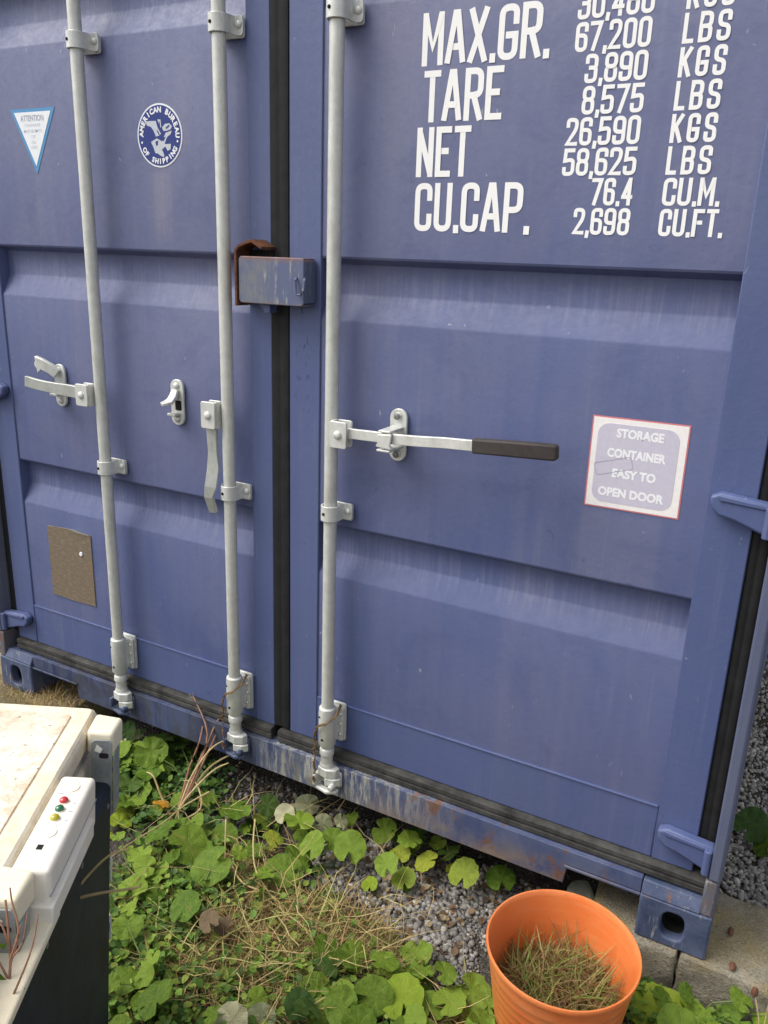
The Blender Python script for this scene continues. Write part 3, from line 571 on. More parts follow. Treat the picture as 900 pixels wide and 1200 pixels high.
def keeper(door, x, z, kind):
    mb = MB(); mb.prism(rrect(x-.023, x+.023, z-.065, z+.065, .0225, 6), -.009, -.0005, 'y')
    bolt(mb, x, -.009, z+.047, .0095, .008); bolt(mb, x, -.009, z-.047, .0095, .008)
    if kind == 'hook':      # latch hanging down over the slot
        mb.sweep([(x+.000, -.014, z+.036), (x+.000, -.022, z+.020), (x-.004, -.032, z+.006), (x-.012, -.044, z+.000), (x-.018, -.052, z-.002)], [.011, .013, .015, .016, .014], .0050, (1, 0, .15))
        mb.box(x-.016, x+.012, -.034, -.009, z-.036, z-.028)
    elif kind == 'open':    # latch swung up to the left
        mb.sweep([(x+.004, -.018, z+.036), (x-.014, -.026, z+.052), (x-.040, -.034, z+.064), (x-.060, -.036, z+.062)], [.015, .016, .017, .026], .007, (.3, 0, 1))
        mb.lathe([(.012, 0), (.012, -.004)], (x-.058, -.036, z+.062), 12, 'y'); mb.box(x-.018, x+.014, -.036, -.009, z-.030, z-.022)
    else:                   # closed on the handle
        mb.prism([(x-.018, z+.012), (x+.020, z+.016), (x+.016, z-.012), (x+.022, z-.022), (x-.022, z-.018), (x-.016, z-.006)], -.082, -.074, 'y')
        mb.box(x-.016, x+.016, -.080, -.009, z+.0165, z+.0225); mb.box(x-.020, x+.016, -.080, -.009, z-.030, z-.024)
    mb.build('handle_keeper', M_hard, door, bevel=.002, seg=2)
    if kind != 'closed':
        s_ = MB(); s_.prism(rrect(x-.006, x+.016, z-.022, z+.006, .004), -.0100, -.0092, 'y'); s_.build('keeper_slot', M_dark, door)
    else:
        for dz in (.047, -.047):
            r = MB(); bolt(r, x, -.0165, z+dz, .0085, .004); r.build('keeper_rivet', M_rivet, door)
keeper(LD, -.828, 1.128, 'open'); keeper(LD, -.358, 1.128, 'hook'); keeper(RD, .344, 1.127, 'closed')
def hub(door, x0, x1, z, h, rx):
    mb = MB(); mb.prism(rrect(x0, x1, z-h, z+h, .006), -.080, -.073, 'y'); mb.prism(rrect(x0+.002, x1-.002, z-h, z+h, .006), -.050, -.044, 'y')
    mb.box(min(x1, rx), max(x0, rx), -.0725, -.051, z-h*.8, z+h*.8) if False else None
    cx = (x0+x1)/2; lo, hi = (x1-.008, x1) if rx > cx else (x0, x0+.008); mb.box(lo, hi, -.0728, -.0502, z-h, z+h)
    bolt(mb, cx, -.080, z, .011, .007)
    mb.build('handle_hub', M_hard, door, bevel=.0015)
# handle one: horizontal, twisted end
hub(LD, -.683, -.635, 1.125, .032, 0)
mb = MB(); mb.sweep([(-.655, -.062, 1.127), (-.720, -.062, 1.129), (-.745, -.064, 1.130), (-.770, -.063, 1.130), (-.820, -.064, 1.132), (-.860, -.066, 1.135), (-.905, -.069, 1.141)], [.018, .018, .018, .017, .016, .016, .016], .0055, (0, 0, 1))
mb.build('handle', M_bright, LD, bevel=.0015, smooth=12)
# handle two: hanging down
hub(LD, -.212, -.165, 1.122, .036, 0)
mb = MB(); mb.sweep([(-.190, -.062, 1.12), (-.189, -.062, 1.06), (-.188, -.062, 1.02), (-.186, -.066, .975), (-.187, -.078, .925), (-.192, -.080, .896), (-.189, -.066, .850)], [.017, .016, .013, .016, .016, .013, .012], .0055, [(1, 0, 0), (1, 0, 0), (1, .2, 0), (1, .5, 0), (1, .5, 0), (1, .1, 0), (1, .1, 0)])
mb.build('handle', M_bright, LD, bevel=.0015, smooth=12)
# handle three: locked, black grip
hub(RD, .192, .240, 1.122, .033, 0)
mb = MB(); mb.sweep([(.218, -.062, 1.126), (.300, -.062, 1.128), (.370, -.066, 1.130), (.430, -.074, 1.135), (.500, -.080, 1.142), (.580, -.082, 1.146), (.700, -.082, 1.150)], .0125, .005)
mb.build('handle', M_hard, RD, bevel=.0015)
mb = MB(); mb.sweep([(.570, -.0815, 1.1455), (.574, -.0815, 1.1457), (.670, -.083, 1.152), (.758, -.085, 1.157), (.766, -.085, 1.1577)], [.0145, .0165, .0172, .0172, .014], [.009, .011, .012, .012, .009])
mb.build('handle_grip', M_grip, RD, bevel=.005, seg=3)

# ---- lock box over the middle gasket, rusty hood behind it
mb = MB(); mb.prism(rrect(-.092, .102, 1.418, 1.530, .010), -.060, -.055, 'y')
mb.box(-.088, .098, -.0552, -.006, 1.5253, 1.5298); mb.box(-.088, .098, -.0552, -.008, 1.4182, 1.4227)
mb.box(.0973, .1018, -.0552, -.006, 1.4248, 1.5252); mb.box(.010, .016, -.0548, -.008, 1.4248, 1.5252)
mb.build('lock_box', M_box, RD, bevel=.002)
mb = MB(); mb.tube([(.082, -.061, 1.484), (.084, -.069, 1.480), (.085, -.070, 1.455), (.090, -.070, 1.446), (.100, -.069, 1.446), (.105, -.066, 1.455), (.106, -.062, 1.478), (.102, -.055, 1.484)], .0032, 8)
mb.build('staple', M_box, RD)
mb = MB(); hood = [(-.0985, 1.410), (-.0985, 1.542), (-.088, 1.553), (-.066, 1.562), (-.050, 1.566), (-.018, 1.550)]
l, r = offset(hood, .0035, False); mb.prism(l+r[::-1], -.064, -.004, 'y'); mb.build('lock_hood', M_rust, LD, bevel=.001)
mb = MB(); mb.box(-.0955, -.022, -.012, -.0065, 1.425, 1.545); mb.build('hood_back', M_dark, LD)
mb = MB(); mb.prism([(-.052, 1.4175), (-.012, 1.4175), (-.012, 1.396), (-.028, 1.394), (-.034, 1.404)], -.04, -.0065, 'y'); mb.build('box_bracket', M_frame, LD, bevel=.002)

# ---- markings
T = (.0125, .0072)
for txt, a, b, z in (('MAX.GR.', .361, .641, 1.931), ('TARE', .369, .551, 1.821), ('NET', .358, .486, 1.711), ('CU.CAP.', .359, .629, 1.598)):
    stencil(txt, a, b, z, .101, .0126, .0022, RD, .0058, 'white stencilled '+txt)
for i, (txt, a, u, ub) in enumerate((('30,480', .694, 'KGS', .979), ('67,200', .694, 'LBS', .979), ('3,890', .719, 'KGS', .979), ('8,575', .719, 'LBS', .978), ('26,590', .692, 'KGS', .979), ('58,625', .691, 'LBS', .978), ('76.4', .755, 'CU.M.', 1.001), ('2,698', .724, 'CU.FT.', 1.014))):
    z = 1.991-i*.0562
    stencil(txt, a, .839, z, .0515, .0074, .0022, RD, .0034, 'white stencilled '+txt); stencil(u, .896, ub, z, .0505, .0074, .0022, RD, .0080 if len(u) == 3 else .0035, 'white stencilled '+u)
# attention triangle
def tri(mb, cx, zt, w, h, y): mb.add([(cx-w/2, y, zt), (cx+w/2, y, zt), (cx, y, zt-h)], [(0, 1, 2)])
mb = MB(); mb.prism([(-.950, 1.904), (-.768, 1.904), (-.859, 1.732)], .0015, .0024, 'y'); st = mb.build('warning_sticker', M_att_blue, LD); st['label'] = 'white triangle sticker with blue border reading ATTENTION'
mb = MB(); mb.prism([(-.934, 1.895), (-.784, 1.895), (-.859, 1.753)], .0008, .0014, 'y'); mb.build('sticker_field', M_abs_ring, LD)
mb = MB(); put_text(mb, 'ATTENTION', -.861, 1.879, .0004, .094, .016, .01); mb.build('lettering', M_att_text, LD, smooth=0)
for txt, z, w in (('CONTAINER', 1.861, .066), ('MUST BE EMPTY', 1.846, .074), ('OF', 1.831, .018), ('ALL', 1.817, .022), ('LOAD', 1.804, .026)): 
    mb = MB(); put_text(mb, txt, -.861, z, .0004, w, .0085, .01); mb.build('lettering', M_att_faint, LD, smooth=0)
# round badge
BX, BZ, BR = -.388, 1.819, .0765
def disc(r, y0, y1, mat, name):
    mb = MB(); mb.prism([(BX+r*math.cos(2*PI*i/48), BZ+r*math.sin(2*PI*i/48)) for i in range(48)], y0, y1, 'y'); return mb.build(name, mat, LD)
b = disc(BR, .0015, .0024, M_abs_ring, 'round_badge'); b['label'] = 'round blue and white badge reading AMERICAN BUREAU OF SHIPPING'
disc(BR*.945, .0009, .0014, M_abs, 'badge_field')
mb = MB()
for i, ch in enumerate('AMERICAN BUREAU'):
    if ch != ' ':
        q = math.radians(178-(i+.2)*12.6); put_text(mb, ch, BX+.0615*math.cos(q), BZ+.0615*math.sin(q), .0004, None, .0142, .05, q-PI/2)
for i, ch in enumerate('OF SHIPPING'):
    if ch != ' ':
        q = math.radians(213+i*11.4); put_text(mb, ch, BX+.0615*math.cos(q), BZ+.0615*math.sin(q), .0004, None, .0136, .05, q+PI/2)
for q in (194, -14): 
    q = math.radians(q); mb.add([(BX+.0625*math.cos(q)+.003*math.cos(k*PI/3), .0004, BZ+.0625*math.sin(q)+.003*math.sin(k*PI/3)) for k in range(6)], [tuple(range(6))])
mb.build('lettering', M_abs_ring, LD, smooth=0)
def bp(pts, d=.0004): return [(BX+(px-470)/260*BR, d, BZ-(py-490)/370*BR*1.0) for px, py in pts]
mb = MB()
for k, poly in enumerate([[(318,325),(355,318),(435,320),(455,400),(490,470),(470,490),(430,500),(405,430),(375,385),(330,370)],
             [(455,305),(490,305),(497,395),(482,400)], [(505,400),(540,360),(590,355),(620,390),(600,425),(555,440),(520,440)],
             [(545,460),(615,440),(600,480),(560,510),(525,590),(500,560)], [(370,560),(440,520),(500,560),(540,590),(530,620),(450,700),(415,690),(395,620)],
             [(520,600),(560,590),(600,590),(595,650),(560,670),(540,630)], [(440,690),(500,660),(520,720),(510,740),(470,720)]]):
    mb.add(bp(poly, .0005-k*.00004), [tuple(range(len(poly)))])
mb.build('badge_figure', M_abs_eagle, LD, smooth=0)
mb = MB()
for k, poly in enumerate([[(470,330),(480,330),(486,400),(474,396)], [(545,405),(585,372),(597,380),(560,420)], [(440,430),(452,426),(478,480),(468,486)], [(505,520),(545,505),(520,555),(500,545)], [(420,560),(455,545),(450,600),(430,610)]]):
    mb.add(bp(poly, .0001), [tuple(range(len(poly)))])
mb.build('badge_figure', M_abs, LD, smooth=0)
# square sticker
SX, SZ, SH = .911, 1.131, .101
def rot_sq(pts, a=math.radians(.3)):
    return [(SX+(x)*math.cos(a)-(z)*math.sin(a), SZ+x*math.sin(a)+z*math.cos(a)) for x, z in pts]
mb = MB(); mb.prism(rot_sq([(-SH, -SH), (SH, -SH), (SH, SH), (-SH, SH)]), .0016, .0024, 'y'); s_ = mb.build('square_sticker', M_stk_red, RD); s_['label'] = 'square white sticker with red edge reading STORAGE CONTAINER EASY TO OPEN DOOR'
q = SH-.003; mb = MB(); mb.prism(rot_sq([(-q, -q), (q, -q), (q, q), (-q, q)]), .0011, .0015, 'y'); mb.build('sticker_field', M_stk_white, RD)
mb = MB(); mb.prism(rot_sq(rrect(-.087, .083, -.087, .087, .025, 6)), .0006, .0010, 'y'); mb.build('sticker_field', M_stk_mauve, RD)
for txt, dx, z, w in (('STORAGE', .002, 1.199, .098), ('CONTAINER', -.001, 1.155, .123), ('EASY TO', -.001, 1.111, .092), ('OPEN DOOR', -.003, 1.068, .140)): 
    mb = MB(); put_text(mb, txt, SX+dx, z, .0003, w, .0205, .045); mb.build('lettering', M_stk_text, RD, smooth=0)
mb = MB(); a = math.radians(17); rect = [(SX-.046+x*math.cos(a)-z*math.sin(a), 1.126+x*math.sin(a)+z*math.cos(a)) for x, z in rrect(-.040, .040, -.0135, .0135, .004, 2)]
l, r = offset(rect, .0006, True); n = len(l); mb.add([(p[0], .0002, p[1]) for p in l]+[(p[0], .0002, p[1]) for p in r], [(i, (i+1) % n, n+(i+1) % n, n+i) for i in range(n)])
mb.build('tape_outline', M_att_text, RD, smooth=0)
# worn foil data plate
mb = MB(); mb.add([(-.957, -.0005, .648), (-.858, -.0008, .655), (-.757, -.0005, .650), (-.757, -.0005, .403), (-.860, -.001, .401), (-.957, -.0005, .403), (-.957, .0025, .648), (-.858, .0025, .655), (-.757, .0025, .650), (-.757, .0025, .403), (-.860, .0025, .401), (-.957, .0025, .403)], [(0, 1, 2, 3, 4, 5), (0, 1, 7, 6), (1, 2, 8, 7), (2, 3, 9, 8), (3, 4, 10, 9), (4, 5, 11, 10), (5, 0, 6, 11)])
mb.build('data_plate', M_plate, LD, smooth=0)['label'] = 'worn brown foil plate'
mb = MB(); mb.add([(-.865, -.001, .655), (-.815, -.012, .664), (-.762, -.006, .654), (-.765, -.0012, .648), (-.820, -.0016, .650)], [(0, 1, 2, 3, 4)]); mb.build('plate_curl', M_abs_ring, LD, smooth=0)
mb = MB(); mb.lathe([(.0075, 0), (.0065, -.003)], (-.805, -.001, .578), 12, 'y'); mb.build('plate_rivet', M_abs_ring, LD)
# rusty wires twisted round two brackets
for dr, x in ((LD, -.1479), (RD, .1769)):
    mb = MB(); pts = [(x+.030, -.026, .352), (x+.034, -.050, .335), (x+.018, -.074, .312), (x-.008, -.078, .300), (x-.020, -.074, .285)]
    for i in range(14): pts.append((x-.024+.004*math.sin(i*2.1), -.072+.004*math.cos(i*2.3), .275-i*.0125))
    mb.tube(pts, .0022, 6); mb.tube([(p[0]+.004*math.sin(i*1.7+1), p[1]-.003+.003*math.cos(i*1.9), p[2]-.004) for i, p in enumerate(pts)], .002, 6)
    mb.build('wire_tie', simple('rusty_wire', (.20, .12, .05), .8, var=.3) , dr)

# ================================================================ GROUND
GZ = -.12
def gh(x, y):        # gentle relief of the soil
    return GZ+.006*np.sin(x*7.1+1.3)*np.cos(y*6.3)+.004*np.sin(x*17+y*11)+.003*np.sin(y*29-x*13+.7)
ax = np.concatenate([-np.geomspace(400, 2.6, 22), np.arange(-2.5, 2.55, .05), np.geomspace(2.6, 400, 22)])
X, Y = np.meshgrid(ax, ax); n = len(ax)
Zg = np.where((abs(X) < 2.6) & (abs(Y) < 2.6), gh(X, Y), GZ)
me = bpy.data.meshes.new('ground'); idx = np.arange(n*n).reshape(n, n)
fs = np.stack([idx[:-1, :-1], idx[:-1, 1:], idx[1:, 1:], idx[1:, :-1]], -1).reshape(-1, 4)
me.from_pydata(np.stack([X, Y, Zg], -1).reshape(-1, 3).tolist(), [], fs.tolist())
tag(link('ground', me, M_soil, smooth=60), 'gritty dark soil and gravel ground in front of and under the container', kind='structure')

# concrete blocks under the castings
def rough_block(x0, x1, y0, y1, z0, z1, seed, label):
    r = random.Random(seed); bm = bmesh.new(); bmesh.ops.create_cube(bm, size=1)
    for v in bm.verts: v.co = Vector(((x0+x1)/2+v.co.x*(x1-x0), (y0+y1)/2+v.co.y*(y1-y0), (z0+z1)/2+v.co.z*(z1-z0)))
    bmesh.ops.bevel(bm, geom=list(bm.edges), offset=.012, segments=2, affect='EDGES', profile=.6)
    bmesh.ops.subdivide_edges(bm, edges=[e for e in bm.edges if e.calc_length() > .05], cuts=7, use_grid_fill=True)
    for v in bm.verts:
        k = (.0035 if v.co.z < z1-.001 else .0006); v.co += Vector([r.uniform(-k, k) for _ in range(3)])
        if v.co.z > -.0004 : v.co.z = -.0004
    me = bpy.data.meshes.new('concrete_block'); bm.to_mesh(me); bm.free()
    return tag(link('concrete_block', me, M_conc, smooth=50), label, 'concrete block', 'concrete blocks propping the container')
rough_block(.940, 1.161, -.062, .20, -.17, -.001, 1, 'short concrete block under the right casting, nearer the orange bucket')
rough_block(1.1635, 1.66, -.064, .215, -.17, -.001, 2, 'long mossy concrete block running out past the right corner of the container')
rough_block(-1.45, -.885, -.05, .22, -.17, -.002, 3, 'concrete block with dry grass under the left casting')
def rock(name, c, r, seed, mat, label, cat, flat_=.6):
    q = random.Random(seed); bm = bmesh.new(); bmesh.ops.create_icosphere(bm, subdivisions=3, radius=1)
    ds = [(Vector((q.gauss(0, 1), q.gauss(0, 1), q.gauss(0, 1))).normalized(), q.uniform(.55, .9)) for _ in range(14)]
    for v in bm.verts:
        d = v.co.normalized(); k = 1.0
        for a, h in ds:
            t = d.dot(a)
            if t > .1: k = min(k, h/t)
        v.co = Vector((d.x*r*k, d.y*r*k*.8, d.z*r*k*flat_))
    me = bpy.data.meshes.new(name); bm.to_mesh(me); bm.free(); o = link(name, me, mat, smooth=30); o.location = c
    return tag(o, label, cat)
M_palerock = simple('pale_greenish_stone', (.34, .35, .27), .9, var=.2, scale=30, bump=.5, dist=.006)
rock('stone', (.912, .055, -.055), .062, 5, M_palerock, 'pale greenish stone in the notch of the sill behind the orange bucket', 'stone', .9)
M_brownrock = simple('brown_stone', (.19, .15, .10), .9, var=.3, scale=30, bump=.6, dist=.006)
rock('stone', (-.80, -.02, -.10), .085, 6, M_brownrock, 'brown stone on the ground under the sill behind the freezer corner', 'stone')
rock('stone', (.676, .06, -.098), .03, 7, M_brownrock, 'small tan stone under the rusty sill edge left of the orange bucket', 'stone')

# ================================================================ GRAVEL
def ico(sub):
    bm = bmesh.new(); bmesh.ops.create_icosphere(bm, subdivisions=sub, radius=1); bm.verts.ensure_lookup_table()
    v = np.array([x.co[:] for x in bm.verts]); f = np.array([[l.index for l in p.verts] for p in bm.faces]); bm.free(); return v, f
def mesh_np(name, V, F, mat, cols=None, smooth=True):
    if mat is M_stone: smooth = False
    me = bpy.data.meshes.new(name); nf, k = F.shape
    me.vertices.add(len(V)); me.vertices.foreach_set('co', V.astype(np.float32).ravel())
    me.loops.add(nf*k); me.loops.foreach_set('vertex_index', F.astype(np.int32).ravel())
    me.polygons.add(nf); me.polygons.foreach_set('loop_start', np.arange(nf, dtype=np.int32)*k)
    me.update(calc_edges=True); me.validate()
    if smooth: me.polygons.foreach_set('use_smooth', np.ones(nf, bool))
    if cols is not None:
        a = me.color_attributes.new('tint', 'FLOAT_COLOR', 'POINT'); a.data.foreach_set('color', np.concatenate([cols, np.ones((len(cols), 1))], 1).astype(np.float32).ravel())
    o = bpy.data.objects.new(name, me); COL.objects.link(o); me.materials.append(mat); return o
R = np.random.default_rng(5)
def stones(pts, size, sub, lift=.3):
    bv, bf = ico(sub); n = len(pts); nv = len(bv)
    vars_ = []
    for i in range(10):
        d = R.normal(size=(9, 3)); d /= np.linalg.norm(d, axis=1)[:, None]; h = R.uniform(.6, .95, 9)
        t = bv@d.T; k = np.min(np.where(t > .15, h/np.maximum(t, .15), 1.2), axis=1).clip(.3, 1.1); vars_.append(bv*k[:, None])
    vi = R.integers(0, 10, n); B = np.array(vars_)[vi]
    B = B*R.uniform(.65, 1.15, (n, 1, 3))*np.array([1, 1, .75]); a = R.uniform(0, 2*PI, n); c, s = np.cos(a)[:, None], np.sin(a)[:, None]
    t = R.uniform(-.6, .6, n); ct, st = np.cos(t)[:, None], np.sin(t)[:, None]
    y2 = B[:, :, 1]*ct-B[:, :, 2]*st; z2 = B[:, :, 1]*st+B[:, :, 2]*ct
    B = np.stack([B[:, :, 0]*c-y2*s, B[:, :, 0]*s+y2*c, z2], -1)*size[:, None, None]
    z = gh(pts[:, 0], pts[:, 1])+size*lift
    V = B+np.stack([pts[:, 0], pts[:, 1], z], -1)[:, None, :]
    F = bf[None]+(np.arange(n)*nv)[:, None, None]
    g = R.choice([.13, .19, .25, .32, .42], n, p=[.15, .25, .3, .2, .1])*R.uniform(.85, 1.15, n)
    col = np.stack([g*1.07, g*R.uniform(.98, 1.02, n), g*R.uniform(.84, .98, n)], -1)
    return V.reshape(-1, 3), F.reshape(-1, 3), np.repeat(col, nv, 0)
def scatter(n, blobs):        # blobs: (x, y, rx, ry, weight)
    w = np.array([b[4] for b in blobs], float); k = R.choice(len(blobs), n, p=w/w.sum()); b = np.array(blobs)[k]
    r = np.sqrt(R.uniform(0, 1, n))*1.0; a = R.uniform(0, 2*PI, n); j = R.normal(0, .12, (n, 2))
    return np.stack([b[:, 0]+b[:, 2]*(r*np.cos(a)+j[:, 0]), b[:, 1]+b[:, 3]*(r*np.sin(a)+j[:, 1])], -1)
def clear(p, m=.012):         # keep out of the concrete blocks and the bucket
    x, y = p[:, 0], p[:, 1]
    a = (x > .94-m) & (x < 1.66+m) & (y > -.066-m) & (y < .215+m); b = (x > -1.45) & (x < -.885+m) & (y > -.05-m) & (y < .22)
    c = (x-.955)**2+(y+.325)**2 < .125**2
    return p[~(a | b | c)]
PATCH = [(.42, -.13, .20, .14, 3), (.62, -.05, .17, .14, 3), (.30, -.06, .14, .12, 1.5), (.60, -.25, .14, .10, 2), (.75, .0, .12, .1, 1), (.2, .06, .2, .06, .8), (-.15, .05, .25, .08, .8), (-.13, -.12, .08, .06, .5)]
p = clear(scatter(4200, PATCH)); A = stones(p, R.gamma(5, .00135, len(p)).clip(.0035, .0125), 2 if False else 1, .45)
p2 = clear(scatter(9000, PATCH+[(.1, .2, 1.0, .35, 5)])); B = stones(p2, R.uniform(.0015, .0042, len(p2)), 1 if False else 1, .3) if False else None
o = mesh_np('gravel', A[0], A[1], M_stone, A[2]); tag(o, 'pale grey gravel stones in the bare patch between the leaves and the orange bucket', 'gravel', kind='stuff')
p2 = clear(scatter(12000, PATCH+[(.1, .25, 1.1, .4, 6)])); B = stones(p2, R.uniform(.0018, .0045, len(p2)), 1, .3)
o = mesh_np('fine_gravel', B[0], B[1], M_stone, B[2]*.72); tag(o, 'fine dark grit between the larger stones and under the container edge', 'gravel', kind='stuff')
p3 = np.stack([R.uniform(1.19, 1.75, 15000), .2+R.uniform(0, 1, 15000)**1.6*3.0], -1); p3 = clear(p3); A = stones(p3, R.gamma(9, .0009, len(p3)).clip(.004, .016), 1, .4)
o = mesh_np('gravel', A[0], A[1], M_stone, A[2]*1.35); tag(o, 'grey gravel lying beyond the concrete block right of the container post', 'gravel', kind='stuff')

# ================================================================ GRASS AND GROUND COVER
def blades(name, base, length, width, lean, cols, label, cat='grass', curl=.6):
    n = len(base); az = R.uniform(0, 2*PI, n); L = R.uniform(.5, 1.2, n)*length; W = R.uniform(.6, 1.2, n)*width/2
    d = np.stack([np.cos(az), np.sin(az), np.zeros(n)], -1); sd_ = np.stack([-np.sin(az), np.cos(az), np.zeros(n)], -1)
    tw = R.normal(0, .5, n)[:, None]*d; side = sd_+tw; side /= np.linalg.norm(side, axis=1)[:, None]
    th = np.clip(R.normal(lean, .28, n), .05, 1.62); K = 5; P = [base]; cur = base.copy(); cu = R.normal(curl, .5, n)
    for k in range(K-1):
        t = th+cu*(k/(K-1)); st = (d*np.sin(t)[:, None]+np.array([0, 0, 1])*np.cos(t)[:, None]+side*R.normal(0, .15, n)[:, None])*(L/(K-1))[:, None]
        cur = cur+st; cur[:, 2] = np.maximum(cur[:, 2], gh(cur[:, 0], cur[:, 1])+.002) if name != 'bucket_grass' else cur[:, 2]; P.append(cur.copy())
    ws = [1, .95, .8, .55, .12]; V = []
    for k in range(K): V += [P[k]+side*(W*ws[k])[:, None], P[k]-side*(W*ws[k])[:, None]]
    V = np.stack(V, 1); nv = 2*K; f = np.array([[2*k, 2*k+1, 2*k+3, 2*k+2] for k in range(K-1)])
    F = f[None]+(np.arange(n)*nv)[:, None, None]
    cols = np.array(cols); c = cols[R.integers(0, len(cols), n)]*R.uniform(.75, 1.25, (n, 1))
    return tag(mesh_np(name, V.reshape(-1, 3), F.reshape(-1, 4), M_blade, np.repeat(c, nv, 0)), label, cat, kind='stuff')
def on_ground(p, dz=0.0, spread=.0): return np.stack([p[:, 0], p[:, 1], gh(p[:, 0], p[:, 1])+dz+R.uniform(0, 1, len(p))*spread], -1)
STRAW = [(.42, .30, .13), (.34, .24, .10), (.50, .38, .18), (.26, .17, .08), (.22, .12, .06), (.30, .27, .09)]
GREEN = [(.10, .19, .03), (.15, .24, .04), (.07, .13, .03), (.20, .26, .06)]
DRYB = [(.23, -.42, .16, .13, 3), (.40, -.33, .16, .09, 3), (.13, -.55, .12, .12, 1.5), (.33, -.52, .14, .12, 2), (.05, -.28, .12, .08, 1.2), (.55, -.36, .08, .06, .6), (.75, -.42, .06, .05, .4)]
blades('dry_grass', on_ground(scatter(5200, DRYB), 0, .014), .085, .0032, 1.1, STRAW, 'tangled dry straw coloured grass between the leafy plants', curl=.5)
LONG = on_ground(scatter(420, DRYB+[(-.05, -.25, .25, .3, 4), (.3, -.05, .3, .15, 1)]), .0, .05)
blades('dry_grass', LONG, .17, .0030, 1.2, [(.55, .44, .20), (.48, .36, .16), (.38, .24, .10), (.45, .42, .15)], 'long pale loose straws over the leaves and dry grass', curl=.5)
blades('green_grass', on_ground(scatter(900, DRYB), 0, .01), .07, .0034, .8, GREEN, 'green grass blades between the dry tangle', curl=.9)
LEFTB = [(-.02, -.60, .15, .22, 3), (-.12, -.38, .15, .18, 2), (.12, -.78, .15, .14, 2), (.30, -.62, .16, .12, 1.5), (.55, -.50, .2, .1, 1.2)]
blades('green_grass', on_ground(scatter(2600, LEFTB), 0, .01), .06, .0024, .7, GREEN+STRAW[:2], 'short mixed green grass along the black side of the freezer', curl=.8)
blades('dry_grass', np.stack([R.uniform(-1.3, -.87, 1300), R.uniform(-.10, .10, 1300), np.full(1300, -.002)], -1), .05, .0022, .9, STRAW, 'dry grass on the concrete block below the left casting', curl=.7)
blades('dry_grass', on_ground(np.stack([R.uniform(-.95, -.6, 900), R.uniform(-.28, .02, 900)], -1)), .07, .0024, .7, STRAW+GREEN, 'dry grass behind the far corner of the freezer', curl=.7)
blades('green_grass', on_ground(clear(np.stack([R.uniform(1.02, 1.5, 700), R.uniform(-.30, -.07, 700)], -1))), .05, .0024, .6, GREEN+STRAW[:2], 'green grass at the foot of the concrete block on the right', curl=.8)
# small creeping weeds: folded oval leaflets
def leaflets(name, pts, size, hmax, cols, label):
    n = len(pts); az = R.uniform(0, 2*PI, n); tl = R.normal(.25, .4, n); S = R.uniform(.5, 1.3, n)*size
    d = np.stack([np.cos(az)*np.cos(tl), np.sin(az)*np.cos(tl), np.sin(tl)], -1); s = np.stack([-np.sin(az), np.cos(az), R.normal(0, .35, n)], -1); s /= np.linalg.norm(s, axis=1)[:, None]
    nn = np.cross(d, s); base = on_ground(pts, .004, 0); base[:, 2] += R.uniform(0, 1, n)**1.3*hmax
    prof = [(0, 0, 0), (.28, .34, .08), (.62, .40, .10), (1.0, 0, -.06), (.62, -.40, .10), (.28, -.34, .08), (.45, 0, -.03)]
    V = np.stack([base+(d*a+s*b+nn*c)*S[:, None] for a, b, c in prof], 1); f = np.array([[0, 1, 6], [1, 2, 6], [2, 3, 6], [3, 4, 6], [4, 5, 6], [5, 0, 6]])
    F = f[None]+(np.arange(n)*7)[:, None, None]; cols = np.array(cols); c = cols[R.integers(0, len(cols), n)]*R.uniform(.7, 1.3, (n, 1))
    return tag(mesh_np(name, V.reshape(-1, 3), F.reshape(-1, 3), M_blade, np.repeat(c, 7, 0)), label, 'weeds', kind='stuff')
leaflets('creeping_weeds', scatter(3800, LEFTB+[(.02, -.48, .1, .2, 2), (.22, -.30, .12, .12, .6), (.36, -.48, .1, .08, .7)]), .021, .05, [(.11, .21, .03), (.17, .29, .04), (.07, .14, .03), (.24, .30, .05)], 'low creeping green weeds beside the black side of the freezer')
leaflets('leaf_litter', scatter(900, DRYB+PATCH+LEFTB), .020, .012, [(.16, .10, .05), (.26, .18, .09), (.10, .06, .035), (.34, .27, .16)], 'brown dead leaf litter between the plants and on the gravel')
leaflets('creeping_weeds', scatter(350, DRYB), .020, .045, [(.11, .20, .03), (.17, .26, .04)], 'sparse green weeds poking through the dry grass')
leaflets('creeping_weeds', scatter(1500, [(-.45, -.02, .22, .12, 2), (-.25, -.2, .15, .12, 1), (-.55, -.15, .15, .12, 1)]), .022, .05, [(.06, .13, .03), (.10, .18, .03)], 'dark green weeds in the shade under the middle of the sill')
leaflets('creeping_weeds', clear(scatter(900, [(1.25, -.16, .2, .07, 2), (1.12, -.12, .06, .03, .6)])), .018, .05, [(.10, .2, .03), (.17, .27, .04)], 'small bright weeds in front of the long mossy concrete block')

